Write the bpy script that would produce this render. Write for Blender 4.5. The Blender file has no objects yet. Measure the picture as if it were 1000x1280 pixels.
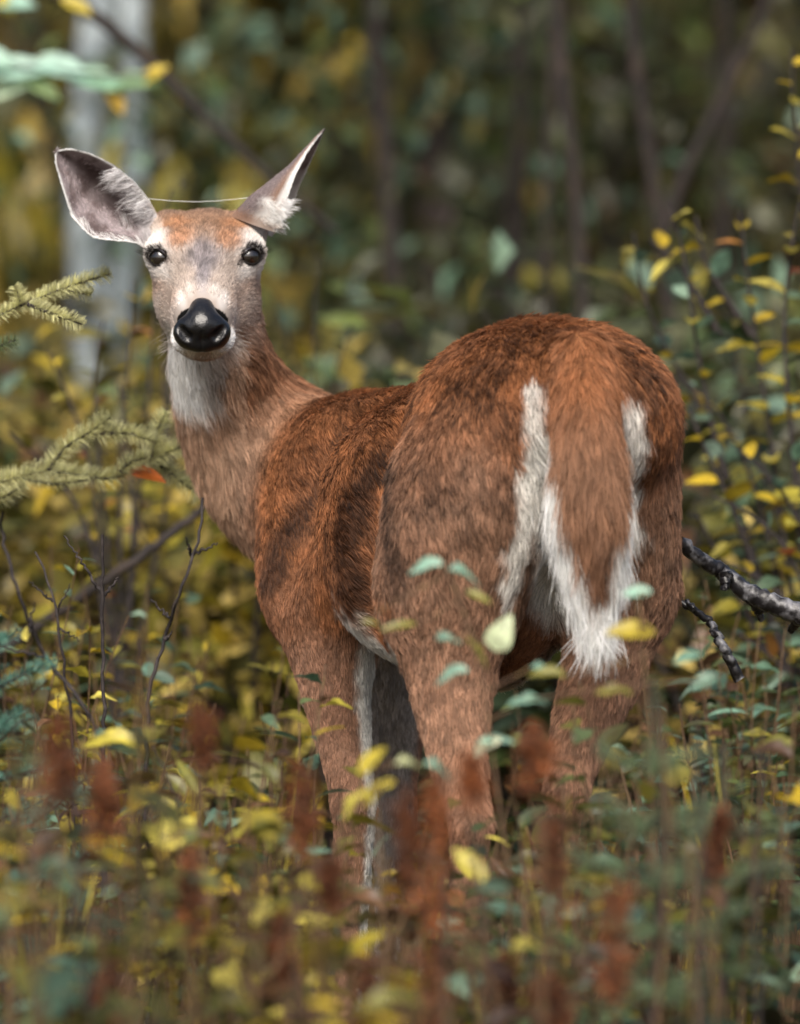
import bpy, math, random
import numpy as np
from mathutils import Vector, Matrix, kdtree
# ------------------------------------------------------------------ camera, sky, sun, exposure
scene = bpy.context.scene
F = 7630.0                      # focal length in photo pixels (photo 1000 x 1280)
HC = 1.0                        # lens height in metres
TH = math.radians(2.26)         # lens tilted down
cam_data = bpy.data.cameras.new('camera')
cam = bpy.data.objects.new('camera', cam_data)
scene.collection.objects.link(cam)
cam.location = (0, 0, HC)
cam.rotation_euler = (math.radians(90) - TH, 0, 0)
cam_data.sensor_fit = 'VERTICAL'
cam_data.sensor_height = 36.0
cam_data.sensor_width = 28.125
cam_data.lens = F / 1280 * 36.0
cam_data.clip_end = 400
cam_data.clip_start = 0.1
cam_data.dof.use_dof = True
cam_data.dof.focus_distance = 7.42
cam_data.dof.aperture_fstop = 3.7
scene.camera = cam

SUN_EL, SUN_ROT = math.radians(50), math.radians(200)
world = bpy.data.worlds.new('World'); scene.world = world
world.use_nodes = True
wn = world.node_tree
sky = wn.nodes.new('ShaderNodeTexSky'); sky.sky_type = 'NISHITA'
sky.sun_disc = False; sky.sun_elevation = SUN_EL; sky.sun_rotation = SUN_ROT
sky.air_density = 1.0; sky.dust_density = 6.0; sky.ozone_density = 1.0
wn.nodes['Background'].inputs['Strength'].default_value = 0.09
wn.links.new(sky.outputs[0], wn.nodes['Background'].inputs['Color'])
sun_d = bpy.data.lights.new('sun', 'SUN'); sun = bpy.data.objects.new('sun', sun_d)
scene.collection.objects.link(sun)
sun_d.energy = 2.5; sun_d.angle = math.radians(40); sun_d.color = (1.0, 0.95, 0.88)
# the sun stands behind the camera's left shoulder
saz = math.radians(190)         # compass-like angle of the light source, 180 = behind the camera
sdir = Vector((math.sin(saz) * math.cos(SUN_EL), math.cos(saz) * math.cos(SUN_EL), math.sin(SUN_EL)))
sky.sun_rotation = saz
sun.rotation_euler = sdir.to_track_quat('Z', 'Y').to_euler()
scene.view_settings.view_transform = 'Standard'
scene.view_settings.look = 'None'
scene.view_settings.exposure = 0.9
scene.view_settings.gamma = 1.0
scene.cycles.use_denoising = True
scene.cycles.max_bounces = 8
scene.cycles.diffuse_bounces = 3
scene.cycles.glossy_bounces = 3
scene.cycles.transmission_bounces = 3
scene.cycles.transparent_max_bounces = 8
scene.cycles.sample_clamp_indirect = 4
scene.cycles_curves.shape = 'RIBBONS'
scene.cycles_curves.subdivisions = 2

# ------------------------------------------------------------------ helpers
COL = scene.collection
FWD = np.array([0, math.cos(TH), -math.sin(TH)]); UPV = np.array([0, math.sin(TH), math.cos(TH)])
RGT = np.array([1.0, 0, 0]); CAM = np.array([0, 0, HC])
def P(px, py, d):
    """world point seen at photo pixel (px, py), d metres down the lens axis"""
    return CAM + d * (FWD + RGT * (px - 500) / F + UPV * (640 - py) / F)
def lin(r, g, b):
    f = lambda c: (c / 255 / 12.92) if c / 255 <= 0.04045 else ((c / 255 + 0.055) / 1.055) ** 2.4
    return np.array([f(r), f(g), f(b)])
def nrm(v):
    v = np.asarray(v, float)
    return v / np.maximum(np.linalg.norm(v, axis=-1, keepdims=True), 1e-9)
def tag(o, label=None, cat=None, group=None, kind=None):
    if label: o['label'] = label
    if cat: o['category'] = cat
    if group: o['group'] = group
    if kind: o['kind'] = kind
    return o
def link(name, data, parent=None, mats=()):
    o = bpy.data.objects.new(name, data); COL.objects.link(o)
    if parent is not None: o.parent = parent
    return o
def empty(name, loc=(0, 0, 0), rz=0):
    o = bpy.data.objects.new(name, None); COL.objects.link(o)
    o.location = loc; o.rotation_euler = (0, 0, rz); o.empty_display_size = 0.05
    return o
def mesh_np(name, V, Fc, mat=None, smooth=True, col=None):
    V = np.asarray(V, np.float32); me = bpy.data.meshes.new(name)
    Fc = np.asarray(Fc, np.int32); k = Fc.shape[1]
    me.vertices.add(len(V)); me.vertices.foreach_set('co', V.ravel())
    me.loops.add(Fc.size); me.loops.foreach_set('vertex_index', Fc.ravel())
    me.polygons.add(len(Fc)); me.polygons.foreach_set('loop_start', np.arange(0, Fc.size, k, dtype=np.int32))
    me.polygons.foreach_set('use_smooth', np.full(len(Fc), smooth))
    if col is not None:
        a = me.color_attributes.new('col', 'FLOAT_COLOR', 'POINT')
        c = np.ones((len(V), 4), np.float32); c[:, :3] = col
        a.data.foreach_set('color', c.ravel())
    me.update(calc_edges=True); me.validate()
    if mat: me.materials.append(mat)
    return me
_R = np.random.RandomState(11)
_H = _R.rand(64, 64, 64).astype(np.float32)
def vnoise(p, scale):
    """value noise 0..1, vectorised"""
    q = np.asarray(p) * scale; i = np.floor(q).astype(int); f = q - i; f = f * f * (3 - 2 * f)
    o = 0
    for dx in (0, 1):
        for dy in (0, 1):
            for dz in (0, 1):
                w = (f[..., 0] if dx else 1 - f[..., 0]) * (f[..., 1] if dy else 1 - f[..., 1]) * (f[..., 2] if dz else 1 - f[..., 2])
                o = o + w * _H[(i[..., 0] + dx) & 63, (i[..., 1] + dy) & 63, (i[..., 2] + dz) & 63]
    return o
def sstep(a, b, x):
    t = np.clip((x - a) / (b - a), 0, 1); return t * t * (3 - 2 * t)
def new_mat(name):
    m = bpy.data.materials.new(name); m.use_nodes = True
    n = m.node_tree; b = n.nodes['Principled BSDF']
    return m, n, b
FUR_N = 250000
# ------------------------------------------------------------------ the deer
_P0 = P
def P(px, py, d): return _P0(px, py, 7.3 + (d - 7.3) * .87)
AYAW = math.radians(25)
BF = np.array([-math.sin(AYAW), math.cos(AYAW), 0]); BS = np.array([-math.cos(AYAW), -math.sin(AYAW), 0]); BU = np.array([0, 0, 1.0])
BODY_AX = np.stack([BF, BS, BU])
PRIMS = []; STY = []
ST = dict(flow=-BF * .8 - BU * .35, length=.028, col=lin(150, 84, 44))
def style(**k): ST.update(k)
def _add(p, **k): PRIMS.append(p); STY.append(dict(ST, **k))
def ell(c, r, k=0.03, ax=BODY_AX, **o): _add(('e', np.asarray(c, float), np.asarray(r, float), np.asarray(ax), k), **o)
def cone(a, b, ra, rb, k=0.03, **o): _add(('c', [(np.asarray(a, float), ra), (np.asarray(b, float), rb)], k), **o)
def cut(pts, k=0.008): PRIMS.append(('s', [(np.asarray(p, float), r) for p, r in pts], k))
def chain_d(pts, X):
    best = None
    for (a, ra), (b, rb) in zip(pts[:-1], pts[1:]):
        a, b = a.astype(X.dtype), b.astype(X.dtype); ba = b - a
        h = np.clip(((X - a) @ ba) / max(ba @ ba, 1e-12), 0, 1)
        d = np.linalg.norm(X - a - h[..., None] * ba, axis=-1) - (ra + (rb - ra) * h)
        best = d if best is None else np.minimum(best, d)
    return best
def limb(pts, k=0.02, **o):
    """a chain of round cones that joins itself without bulges and the body with a blend of k"""
    pts = [(np.asarray(p, float), r) for p, r in pts]
    for _ in range(2):                                   # soften the chain's corners
        q = [pts[0]]
        for (a, ra), (b, rb) in zip(pts[:-1], pts[1:]): q += [(a * .75 + b * .25, ra * .75 + rb * .25), (a * .25 + b * .75, ra * .25 + rb * .75)]
        pts = q + [pts[-1]]
    fl = nrm(pts[-1][0] - pts[0][0])
    _add(('c', pts, k), **dict(dict(flow=fl), **o))
def ground_pt(p, z=0.0): q = np.array(p, float); q[2] = z; return q
RUST, HAUNCH, NECKC, LEGC = lin(146, 95, 60), lin(152, 117, 94), lin(200, 166, 140), lin(158, 122, 100)
FACE, WHITE = lin(190, 176, 166), lin(236, 236, 230)
# trunk
style(col=RUST, length=.018)
ell(P(684, 522, 7.22), (.175, .146, .116), .03, flow=-BF * .6 - BU * .7, length=.025)        # pelvis and croup
ell(P(645, 600, 7.30), (.16, .135, .14), .05)                 # loin
ell(P(560, 634, 7.44), (.20, .144, .142), .012)               # ribs
ell(P(552, 706, 7.43), (.19, .128, .126), .03)                # belly
ell(P(602, 748, 7.33), (.12, .095, .112), .04)                # groin
limb([(P(462, 562, 7.76), .070), (P(550, 551, 7.55), .072), (P(640, 530, 7.35), .074)], .03, flow=-BF * .9 - BU * .2)
ell(P(446, 640, 7.76), (.15, .118, .146), .018, flow=-BF * .7 - BU * .5)  # shoulder and withers
ell(P(416, 725, 7.70), (.095, .088, .098), .05, flow=-BF * .5 - BU * .8)  # point of the shoulder
ell(P(448, 700, 7.86), (.13, .10, .12), .05)                  # brisket
# hind legs
style(col=HAUNCH, length=.025)
limb([(P(628, 550, 7.18), .100), (P(588, 630, 7.14), .103), (P(563, 735, 7.15), .080)], .022, flow=-BF * .45 - BU)
style(length=.017)
limb([(P(563, 735, 7.15), .079), (P(563, 850, 7.12), .050), (P(572, 950, 7.06), .031), (P(590, 1030, 7.00), .022)], .03)
style(col=LEGC, length=.009)
def shank(k):
    limb([(k, .023), (k + np.array([-.005, .012, -.05]), .021), (ground_pt(k + np.array([-.02, .03, 0]), .12), .016), (ground_pt(k + np.array([-.03, .03, 0]), .085), .019), (ground_pt(k + np.array([-.034, .055, 0]), .05), .017)], .012)
hk = P(590, 1030, 7.00); shank(hk)
style(col=HAUNCH, length=.026)
limb([(P(735, 540, 7.26), .102), (P(757, 640, 7.24), .088), (P(772, 735, 7.26), .064)], .022, flow=-BF * .45 - BU)
style(length=.017)
limb([(P(772, 735, 7.26), .064), (P(757, 830, 7.24), .050), (P(725, 920, 7.16), .034), (P(708, 985, 7.10), .023)], .03)
style(col=LEGC, length=.009)
hk2 = P(708, 985, 7.10); shank(hk2)
# fore legs
style(col=LEGC, length=.011)
limb([(P(420, 745, 7.70), .078), (P(416, 840, 7.66), .047), (P(432, 945, 7.64), .030), (P(443, 1010, 7.63), .0265)], .025)
kn = P(443, 1010, 7.63); limb([(kn, .026), (ground_pt(kn + np.array([-.005, .01, 0]), .11), .016), (ground_pt(kn + np.array([-.012, -.02, 0]), .05), .019)], .012)
limb([(P(490, 780, 7.88), .07), (P(492, 880, 7.86), .046), (P(492, 970, 7.86), .030), (P(492, 1020, 7.86), .026)], .025)
kn2 = P(492, 1020, 7.86); limb([(kn2, .026), (ground_pt(kn2 + np.array([-.005, .01, 0]), .11), .016), (ground_pt(kn2 + np.array([-.012, -.02, 0]), .05), .019)], .012)
# neck
style(col=NECKC, length=.030)
limb([(P(264, 385, 7.79), .056), (P(276, 455, 7.83), .060), (P(300, 522, 7.89), .077), (P(340, 585, 7.93), .095), (P(395, 612, 7.90), .100)], .03)
ell(P(368, 592, 7.88), (.10, .075, .098), .05, flow=nrm(P(395, 640, 7.8) - P(290, 500, 7.85)))
# tail bone
style(col=RUST, length=.05)
TAIL = [P(728, 440, 7.07), P(732, 520, 6.99), P(736, 600, 6.97), P(740, 690, 6.97), P(743, 762, 6.975)]
limb(list(zip(TAIL, (.026, .034, .034, .023, .011))), .035)
N_BODY = len(PRIMS)
# head: side, up, forward axes.  The doe looks straight at the lens, muzzle tipped down
PHI = math.radians(27)
HS = np.array([1.0, 0, 0]); HFv = np.array([0, -math.cos(PHI), -math.sin(PHI)]); HU = np.array([0, -math.sin(PHI), math.cos(PHI)])
HO = P(256, 322, 7.745); HAX = np.stack([HS, HU, HFv])
style(flow=-HFv, col=FACE, length=.011)
def H(s, u, f): return HO + HS * s + HU * u + HFv * f
def hell(s, u, f, r, k=.015, ax=None, **o): ell(H(s, u, f), r, k, HAX if ax is None else ax, **o)
hell(0, -.015, -.045, (.065, .045, .080), .02)                 # brain case
hell(0, .002, -.005, (.052, .038, .055), .02)                  # forehead
for s in (-1, 1):
    hell(s * .050, .000, -.014, (.026, .024, .036), .016)      # brow and orbit
    hell(s * .041, -.052, -.012, (.022, .044, .058), .025)     # cheek and jaw
    cone(H(s * .024, -.060, -.01), H(s * .014, -.066, .105), .032, .018, .02)
    hell(s * .052, .002, -.072, (.024, .024, .024), .02)       # ear root
cone(H(0, -.020, .00), H(0, -.030, .085), .050, .036, .02)     # nose bridge
cone(H(0, -.030, .085), H(0, -.036, .122), .038, .031, .012)   # muzzle
hell(0, -.068, .108, (.024, .016, .026), .012)                 # chin
for s in (-1, 1): hell(s * .022, -.056, .112, (.018, .015, .026), .010)   # upper lips
EYE = [P(199.5, 322.5, 7.0), P(312, 321, 7.0)]
def sdf_one(pr, X):
    t = pr[0]
    if t == 'e':
        q = (X - pr[1]) @ pr[3].T.astype(X.dtype); r = pr[2].astype(X.dtype)
        k0 = np.linalg.norm(q / r, axis=-1); k1 = np.linalg.norm(q / (r * r), axis=-1)
        return k0 * (k0 - 1) / np.maximum(k1, 1e-6)
    if t == 'c': return chain_d(pr[1], X)
    return None
def smin(a, b, k):
    h = np.maximum(k - np.abs(a - b), 0) / k
    return np.minimum(a, b) - h * h * k * .25
def sdf(X):
    X = np.asarray(X, float); d = np.full(X.shape[:-1], 1.0)
    for pr in PRIMS:
        if pr[0] == 's':
            d = -smin(-d, chain_d(pr[1], X), pr[2])
        else: d = smin(d, sdf_one(pr, X), pr[-1])
    return d
_sd = {}
def surf_d(px, py, d0=6.7, d1=8.3):
    if (px, py, len(PRIMS)) not in _sd: _sd[(px, py, len(PRIMS))] = _surf_d(px, py, d0, d1)
    return _sd[(px, py, len(PRIMS))]
def _surf_d(px, py, d0, d1):
    ds = np.linspace(d0, d1, 1200); A0, A1 = P(px, py, d0), P(px, py, d1); X = A0 + (A1 - A0) * np.linspace(0, 1, 1200)[:, None]; v = sdf(X)
    i = np.argmax(v < 0); return ds[i] if v[i] < 0 else None
def crease(px_pts, rs, lift, k=.02):
    """a fold pressed into the flank along a line of surface points"""
    out = []
    for (x, y), r in zip(px_pts, rs):
        p = P(x, y, surf_d(x, y)); e = 2e-3; g = np.array([sdf(p + e * v) - sdf(p - e * v) for v in np.eye(3)]); out.append((p + nrm(g) * r * lift, r))
    cut(out, k)
crease([(470, 502), (428, 545), (388, 605), (364, 665), (352, 730)], [.012, .024, .030, .028, .012], .05, .04)
crease([(512, 515), (470, 575), (448, 645), (446, 720), (456, 775)], [.012, .024, .030, .028, .016], .0, .03)
EYE_C = []
for (ex, ey), s in (((199.5, 322.5), -1), ((312, 321), 1)):
    d = surf_d(ex, ey); EYE_C.append(P(ex + s * 1.5, ey, d) + np.array([-s * .0035, .0125, 0]))
EYE_R = .0145
for c, s in zip(EYE_C, (-1, 1)): cut([(c + np.array([s * .005, -.0105, .0005]), .0098), (c + np.array([-s * .0025, -.0115, -.0008]), .0092)], .006)
# --- sample the field on a grid that is finer round the head and mesh it (surface nets)
def axis(lo, hi, f0, f1, c, f):
    out = [lo]
    while out[-1] < hi: out.append(out[-1] + (f if f0 <= out[-1] < f1 else c))
    return np.array(out, np.float32)
gx = axis(-.40, .42, -.345, -.155, .0052, .0026); gy = axis(6.80, 8.12, 7.42, 7.80, .0056, .0028); gz = axis(.03, 1.16, .86, 1.12, .0056, .0026)
G = np.full((len(gx), len(gy), len(gz)), .2, np.float32)
def sub(lo, hi): return [slice(*np.searchsorted(g, (a, b))) for g, a, b in zip((gx, gy, gz), lo, hi)]
for pr in PRIMS:
    m = .07
    if pr[0] == 'e': R = np.max(pr[2]) + m; lo, hi = pr[1] - R, pr[1] + R
    elif pr[0] == 'c': R = max(r for _, r in pr[1]) + m; q = np.array([c for c, _ in pr[1]]); lo, hi = q.min(0) - R, q.max(0) + R
    else: R = max(r for _, r in pr[1]) + .03; q = np.array([c for c, _ in pr[1]]); lo, hi = q.min(0) - R, q.max(0) + R
    sx, sy, sz = sub(lo, hi)
    X = np.stack(np.meshgrid(gx[sx], gy[sy], gz[sz], indexing='ij'), -1)
    if pr[0] == 's':
        G[sx, sy, sz] = -smin(-G[sx, sy, sz], chain_d(pr[1], X), pr[2])
    else: G[sx, sy, sz] = smin(G[sx, sy, sz], sdf_one(pr, X), pr[-1])
def surface_nets(G, gx, gy, gz):
    S = G < 0
    cnt = sum(S[i:S.shape[0] - 1 + i, j:S.shape[1] - 1 + j, k:S.shape[2] - 1 + k].astype(np.int8) for i in (0, 1) for j in (0, 1) for k in (0, 1))
    act = (cnt > 0) & (cnt < 8); I, J, K = np.nonzero(act); n = len(I)
    vid = np.full(act.shape, -1, np.int32); vid[I, J, K] = np.arange(n)
    acc = np.zeros((n, 3)); w = np.zeros(n); cs = [(i, j, k) for i in (0, 1) for j in (0, 1) for k in (0, 1)]
    for a in cs:
        for b in cs:
            if sum(abs(p - q) for p, q in zip(a, b)) == 1 and a < b:
                va = G[I + a[0], J + a[1], K + a[2]]; vb = G[I + b[0], J + b[1], K + b[2]]
                m = (va < 0) != (vb < 0); t = np.where(m, va / np.where(m, va - vb, 1), 0)
                pa = np.stack([gx[I + a[0]], gy[J + a[1]], gz[K + a[2]]], -1); pb = np.stack([gx[I + b[0]], gy[J + b[1]], gz[K + b[2]]], -1)
                acc += np.where(m[:, None], pa + t[:, None] * (pb - pa), 0); w += m
    V = acc / w[:, None]; Q = []
    for ax in range(3):
        sh = [slice(None)] * 3; s0 = list(sh); s1 = list(sh); s0[ax] = slice(0, -1); s1[ax] = slice(1, None)
        e = S[tuple(s0)] != S[tuple(s1)]; idx = np.array(np.nonzero(e)).T; o1, o2 = [(1, 2), (2, 0), (0, 1)][ax]
        ok = (idx[:, o1] > 0) & (idx[:, o2] > 0) & (idx[:, o1] < act.shape[o1]) & (idx[:, o2] < act.shape[o2]); idx = idx[ok]
        ins = S[tuple(s0)][tuple(idx.T)]
        def g(a, b): q = idx.copy(); q[:, o1] -= a; q[:, o2] -= b; return vid[tuple(q.T)]
        q = np.stack([g(1, 1), g(0, 1), g(0, 0), g(1, 0)], -1); q[~ins] = q[~ins][:, ::-1]; Q.append(q)
    return V, np.concatenate(Q)
BV, BQ = surface_nets(G, gx, gy, gz); del G
# --- ears: cupped sheets between two rims, with a deep middle line (pixels of rims and middle, depth)
def resample(pts, n):
    pts = np.array(pts, float); t = np.r_[0, np.cumsum(np.linalg.norm(np.diff(pts, axis=0), axis=1))]; t /= t[-1]
    u = np.linspace(0, 1, n); out = np.stack([np.interp(u, t, pts[:, i]) for i in range(3)], -1)
    for _ in range(3): out[1:-1] = (out[:-2] + 2 * out[1:-1] + out[2:]) / 4
    return out
def ear(rimA, mid, rimB, n=40, m=22, th=.0035):
    A, M, B = (resample([P(*q) for q in c], n) for c in (rimA, mid, rimB))
    u = np.linspace(0, 1, m); V = np.zeros((n, m, 3))
    for j, t in enumerate(u):                     # quadratic through A, M, B
        C = 2 * M - .5 * (A + B); V[:, j] = (1 - t) ** 2 * A + 2 * t * (1 - t) * C + t * t * B
    du = np.gradient(V, axis=1); dv = np.gradient(V, axis=0); N = nrm(np.cross(du, dv))
    N *= np.sign(np.sum(N[:, m // 2] * ((A + B) / 2 - M)))
    uv = np.stack(np.meshgrid(np.linspace(0, 1, n), u, indexing='ij'), -1)
    edge = np.clip(4 * u * (1 - u) * 3, 0, 1)[None, :, None] * np.clip((1 - np.linspace(0, 1, n)) * 12, 0, 1)[:, None, None]
    Vi, Vo = V + N * th * .5 * edge, V - N * th * (.5 * edge + .15)
    idx = np.arange(n * m).reshape(n, m)
    q = np.stack([idx[:-1, :-1], idx[1:, :-1], idx[1:, 1:], idx[:-1, 1:]], -1).reshape(-1, 4)
    return V, N, uv, Vi.reshape(-1, 3), Vo.reshape(-1, 3), q
EARS = []
# ear on the picture's left: open to the lens
EARS.append(ear([(197, 270, 7.80), (186, 250, 7.79), (168, 228, 7.775), (143, 207, 7.765), (115, 193, 7.76), (90, 186, 7.76), (71, 189, 7.76)],
                [(192, 296, 7.79), (168, 284, 7.815), (140, 258, 7.82), (115, 232, 7.815), (92, 208, 7.79), (71, 189, 7.76)],
                [(188, 318, 7.765), (172, 303, 7.745), (148, 301, 7.735), (116, 298, 7.73), (90, 272, 7.74), (77, 230, 7.75), (68, 200, 7.758), (71, 189, 7.76)]))
# ear on the picture's right: turned outwards, its back to the lens
EARS.append(ear([(343, 290, 7.765), (352, 268, 7.75), (361, 243, 7.745), (369, 220, 7.745), (381, 196, 7.75), (393, 178, 7.755), (404, 164, 7.76)],
                [(290, 272, 7.80), (312, 248, 7.785), (338, 228, 7.78), (362, 209, 7.775), (386, 184, 7.765), (404, 164, 7.76)],
                [(340, 296, 7.83), (354, 275, 7.84), (367, 250, 7.835), (379, 222, 7.82), (391, 196, 7.80), (400, 176, 7.775), (404, 164, 7.76)]))
# --- smooth the skin a little (not the head)
def smooth_mesh(V, Q, it, keep):
    E = np.concatenate([Q[:, [0, 1]], Q[:, [1, 2]], Q[:, [2, 3]], Q[:, [3, 0]]])
    for _ in range(it):
        s = np.zeros_like(V); c = np.zeros(len(V))
        for a, b in ((0, 1), (1, 0)):
            for ax in range(3): s[:, ax] += np.bincount(E[:, a], V[E[:, b], ax], len(V))
            c += np.bincount(E[:, a], minlength=len(V))
        W = s / c[:, None]; V = np.where(keep[:, None], V * .75 + W * .25, V * .4 + W * .6)
    return V
BV = smooth_mesh(BV, BQ, 8, (BV[:, 0] < -.155) & (BV[:, 2] > .86))
def vert_normals(V, Q):
    n = np.cross(V[Q[:, 2]] - V[Q[:, 0]], V[Q[:, 3]] - V[Q[:, 1]]); N = np.zeros_like(V)
    for j in range(4):
        for ax in range(3): N[:, ax] += np.bincount(Q[:, j], n[:, ax], len(V))
    return nrm(N)
BN = vert_normals(BV, BQ)
if np.sum((BV - BV.mean(0)) * BN) < 0: BQ = BQ[:, ::-1].copy(); BN = -BN
# --- region weights of every skin vertex: flow, hair length, coat colour
body_pr = [(p, s) for p, s in zip([q for q in PRIMS if q[0] != 's'], STY)]
W = np.stack([np.exp(-np.clip(sdf_one(p, BV), -.02, .3) / .012) for p, s in body_pr], -1); W /= W.sum(1, keepdims=True)
b_flow = W @ np.stack([s['flow'] for p, s in body_pr]); b_len = W @ np.array([s['length'] for p, s in body_pr]); b_col = W @ np.stack([s['col'] for p, s in body_pr])
wsel = lambda i, j: W[:, i:j].sum(1)
n_head = sum(1 for p in body_pr) - N_BODY
w_head = W[:, N_BODY:].sum(1); i_tail = N_BODY - 1; w_tail = W[:, i_tail]
def surf_pt(px, py): 
    d = surf_d(px, py); return P(px, py, d if d else 7.2)
def polydist(X, pts):
    best = np.full(len(X), 9.0)
    for a, b in zip(pts[:-1], pts[1:]):
        ba = b - a; h = np.clip(((X - a) @ ba) / (ba @ ba), 0, 1); best = np.minimum(best, np.linalg.norm(X - a - h[:, None] * ba, axis=1))
    return best
def mixc(c, m, col): return c + m[:, None] * (np.asarray(col) - c)
def paint(X, N, col, whead, wtail):
    c = col.copy(); nz = vnoise(X, 60) - .5; nz2 = vnoise(X + 7, 25) - .5; wb = np.clip(1 - whead - wtail, 0, 1)
    lat = X @ BS - P(700, 500, 7.2) @ BS
    # rusty along the top, greyer brown low on the flanks
    c = mixc(c, wb * sstep(.74, .88, X[:, 2] + nz2 * .05) * (X[:, 0] > -.20) * .8, RUST)
    c = mixc(c, wb * .35 * sstep(.05, .45, nz2 + .25), lin(112, 78, 58))
    # dark bands: guard hair plus painted fold shade on shoulder, ribs and haunch
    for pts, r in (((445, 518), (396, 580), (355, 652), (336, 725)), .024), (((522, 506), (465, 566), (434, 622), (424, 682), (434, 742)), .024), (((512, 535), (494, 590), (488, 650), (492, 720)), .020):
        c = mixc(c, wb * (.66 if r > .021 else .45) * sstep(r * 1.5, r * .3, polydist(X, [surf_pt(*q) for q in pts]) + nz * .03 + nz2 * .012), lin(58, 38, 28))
    for pts, r in (((470, 497), (405, 545), (348, 632), (324, 715)), .012), (((548, 482), (472, 545), (430, 592), (404, 650), (402, 720), (414, 770)), .012), (((548, 490), (506, 540), (481, 600), (476, 680), (484, 750)), .009):  # rusty crests between them, rim light painted into the coat colour
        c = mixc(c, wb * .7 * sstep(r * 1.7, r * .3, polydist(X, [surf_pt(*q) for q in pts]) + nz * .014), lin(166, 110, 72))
    # pale belly and insides of the legs
    c = mixc(c, wb * sstep(.30, .62, -N[:, 2] + nz * .3) * (X[:, 2] < .72) * (X[:, 2] > .42) * (X[:, 0] > -.14) * sstep(7.24, 7.32, X[:, 1]), lin(215, 210, 200))
    low = (X[:, 2] < .56) & (X[:, 1] > 7.5)
    c = mixc(c, wb * low * sstep(.0, .4, (N @ -BS) + nz * .3) * (X[:, 0] < -.03), lin(214, 212, 206))
    low = (X[:, 2] < .62) & (X[:, 1] > 7.5) & (X[:, 0] > -.04)
    c = mixc(c, .8 * wb * low * sstep(.1, .6, (N @ (BS * .7 - BF * .7)) + nz * .3), lin(176, 172, 168))
    # white edges beside the tail, running down between the thighs
    for pts, r in (((670, 482), (668, 540), (660, 600), (650, 670), (640, 735)), .013), (((782, 496), (792, 540), (794, 600), (790, 650)), .016), (((690, 560), (690, 660), (688, 740)), .030), (((765, 560), (762, 660)), .020):
        dd = polydist(X, [surf_pt(*q) for q in pts]); c = mixc(c, wb * sstep(r * 1.6, r * .5, dd + nz * .02) * .92, lin(226, 224, 218))
    # tail: brown above, white at the sides and below
    tx = X - P(733, 560, 6.97); up = np.clip((X[:, 2] - P(0, 765, 6.97)[2]) / (P(0, 450, 6.97)[2] - P(0, 765, 6.97)[2]), 0, 1)
    ang = np.degrees(np.arccos(np.clip(N @ nrm(np.array([.12, -1, .1])), -1, 1)))
    lim = np.interp(up, [0, .08, .35, .62, .8, 1], [5, 18, 50, 74, 120, 140])
    wt = sstep(.25, .7, wtail) * (1 - .85 * sstep(.66, .95, up))
    tc = mixc(np.tile(lin(148, 111, 86), (len(X), 1)), sstep(.6, .05, up) * .85, lin(98, 66, 47))
    tc = mixc(tc, sstep(-14, 12, ang - lim + nz * 30), lin(238, 239, 236)); c = c + wt[:, None] * (tc - c)
    # throat bib
    tb = sstep(.058, .036, np.linalg.norm((X - P(226, 462, 7.76)) * [1, .6, .8], axis=1) + nz * .02)
    c = mixc(c, tb * (1 - .35 * sstep(P(240, 0, 7.76)[0], P(268, 0, 7.76)[0], X[:, 0])), lin(232, 231, 228))
    c = mixc(c, sstep(.03, .012, np.linalg.norm((X - P(258, 470, 7.73)) * [1, .5, .7], axis=1) + nz * .02) * .5, lin(150, 140, 132))
    # face, in millimetres right and up of the point between the eyes
    fx = (X[:, 0] - HO[0]) * 1000; fy = ((X - HO) @ UPV) * 1000; fd = (X - HO) @ HFv
    fr = whead * sstep(-.25, .15, -N[:, 1])
    wob = nz * 9
    def spot(cx, cy, rx, ry, colr, a=1.0, soft=.35):
        nonlocal c
        e = np.sqrt(((fx - cx) / rx) ** 2 + ((fy - cy) / ry) ** 2) + wob / max(rx, ry) * .8
        c = mixc(c, fr * a * sstep(1 + soft, 1 - soft, e), colr)
    c = mixc(c, whead * sstep(18, 44, fy + wob), lin(150, 124, 106))
    spot(0, 42, 50, 17, lin(166, 130, 102), .6, .6)
    for s in (-1, 1):
        spot(s * 57, 13, 19, 20, lin(232, 228, 224), .9, .5); spot(s * 60, -18, 19, 15, lin(226, 221, 217), .9, .5)
        spot(s * 62, 36, 10, 14, lin(222, 214, 206), .7)
        spot(s * 61, -40, 11, 11, lin(184, 144, 118), .8, .6); spot(s * 46, -56, 13, 16, lin(190, 164, 148), .6, .6)
        spot(s * 30, 20, 18, 14, lin(172, 124, 88), .8, .55); spot(s * 38, 42, 20, 8, lin(178, 130, 94), .7, .6)
        spot(s * 44.5, -8, 4, 7, lin(60, 50, 46), .9)
        spot(s * 15, -46, 6, 9, lin(232, 226, 221), .65, .6); spot(s * 25, -58, 6, 10, lin(236, 230, 226), .8, .6); spot(s * 37, -72, 6, 12, lin(214, 202, 194), .5, .6)
        spot(s * 57, -66, 12, 36, lin(206, 194, 184), .6, .6)
        spot(s * 31, -104, 11, 12, lin(240, 238, 235), 1)
    spot(0, 22, 9, 24, lin(146, 120, 102), .6, .6)
    spot(0, -4, 22, 18, lin(132, 126, 130), .85, .55); spot(0, -26, 9, 18, lin(146, 140, 144), .85, .6); spot(0, -44, 10, 10, lin(204, 197, 197), .5, .6)
    spot(0, -118, 30, 10, lin(238, 236, 232), 1); spot(0, -126, 12, 7, lin(168, 140, 122), .6)
    c = mixc(c, whead * (fd > .07) * (np.abs(fx) < np.interp(fy, [-112, -104, -92, -80, -72, -64, -58], [16, 24, 30, 32, 27, 12, 0])) * (fy > -112) * (fy < -58), lin(10, 10, 10))
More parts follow.
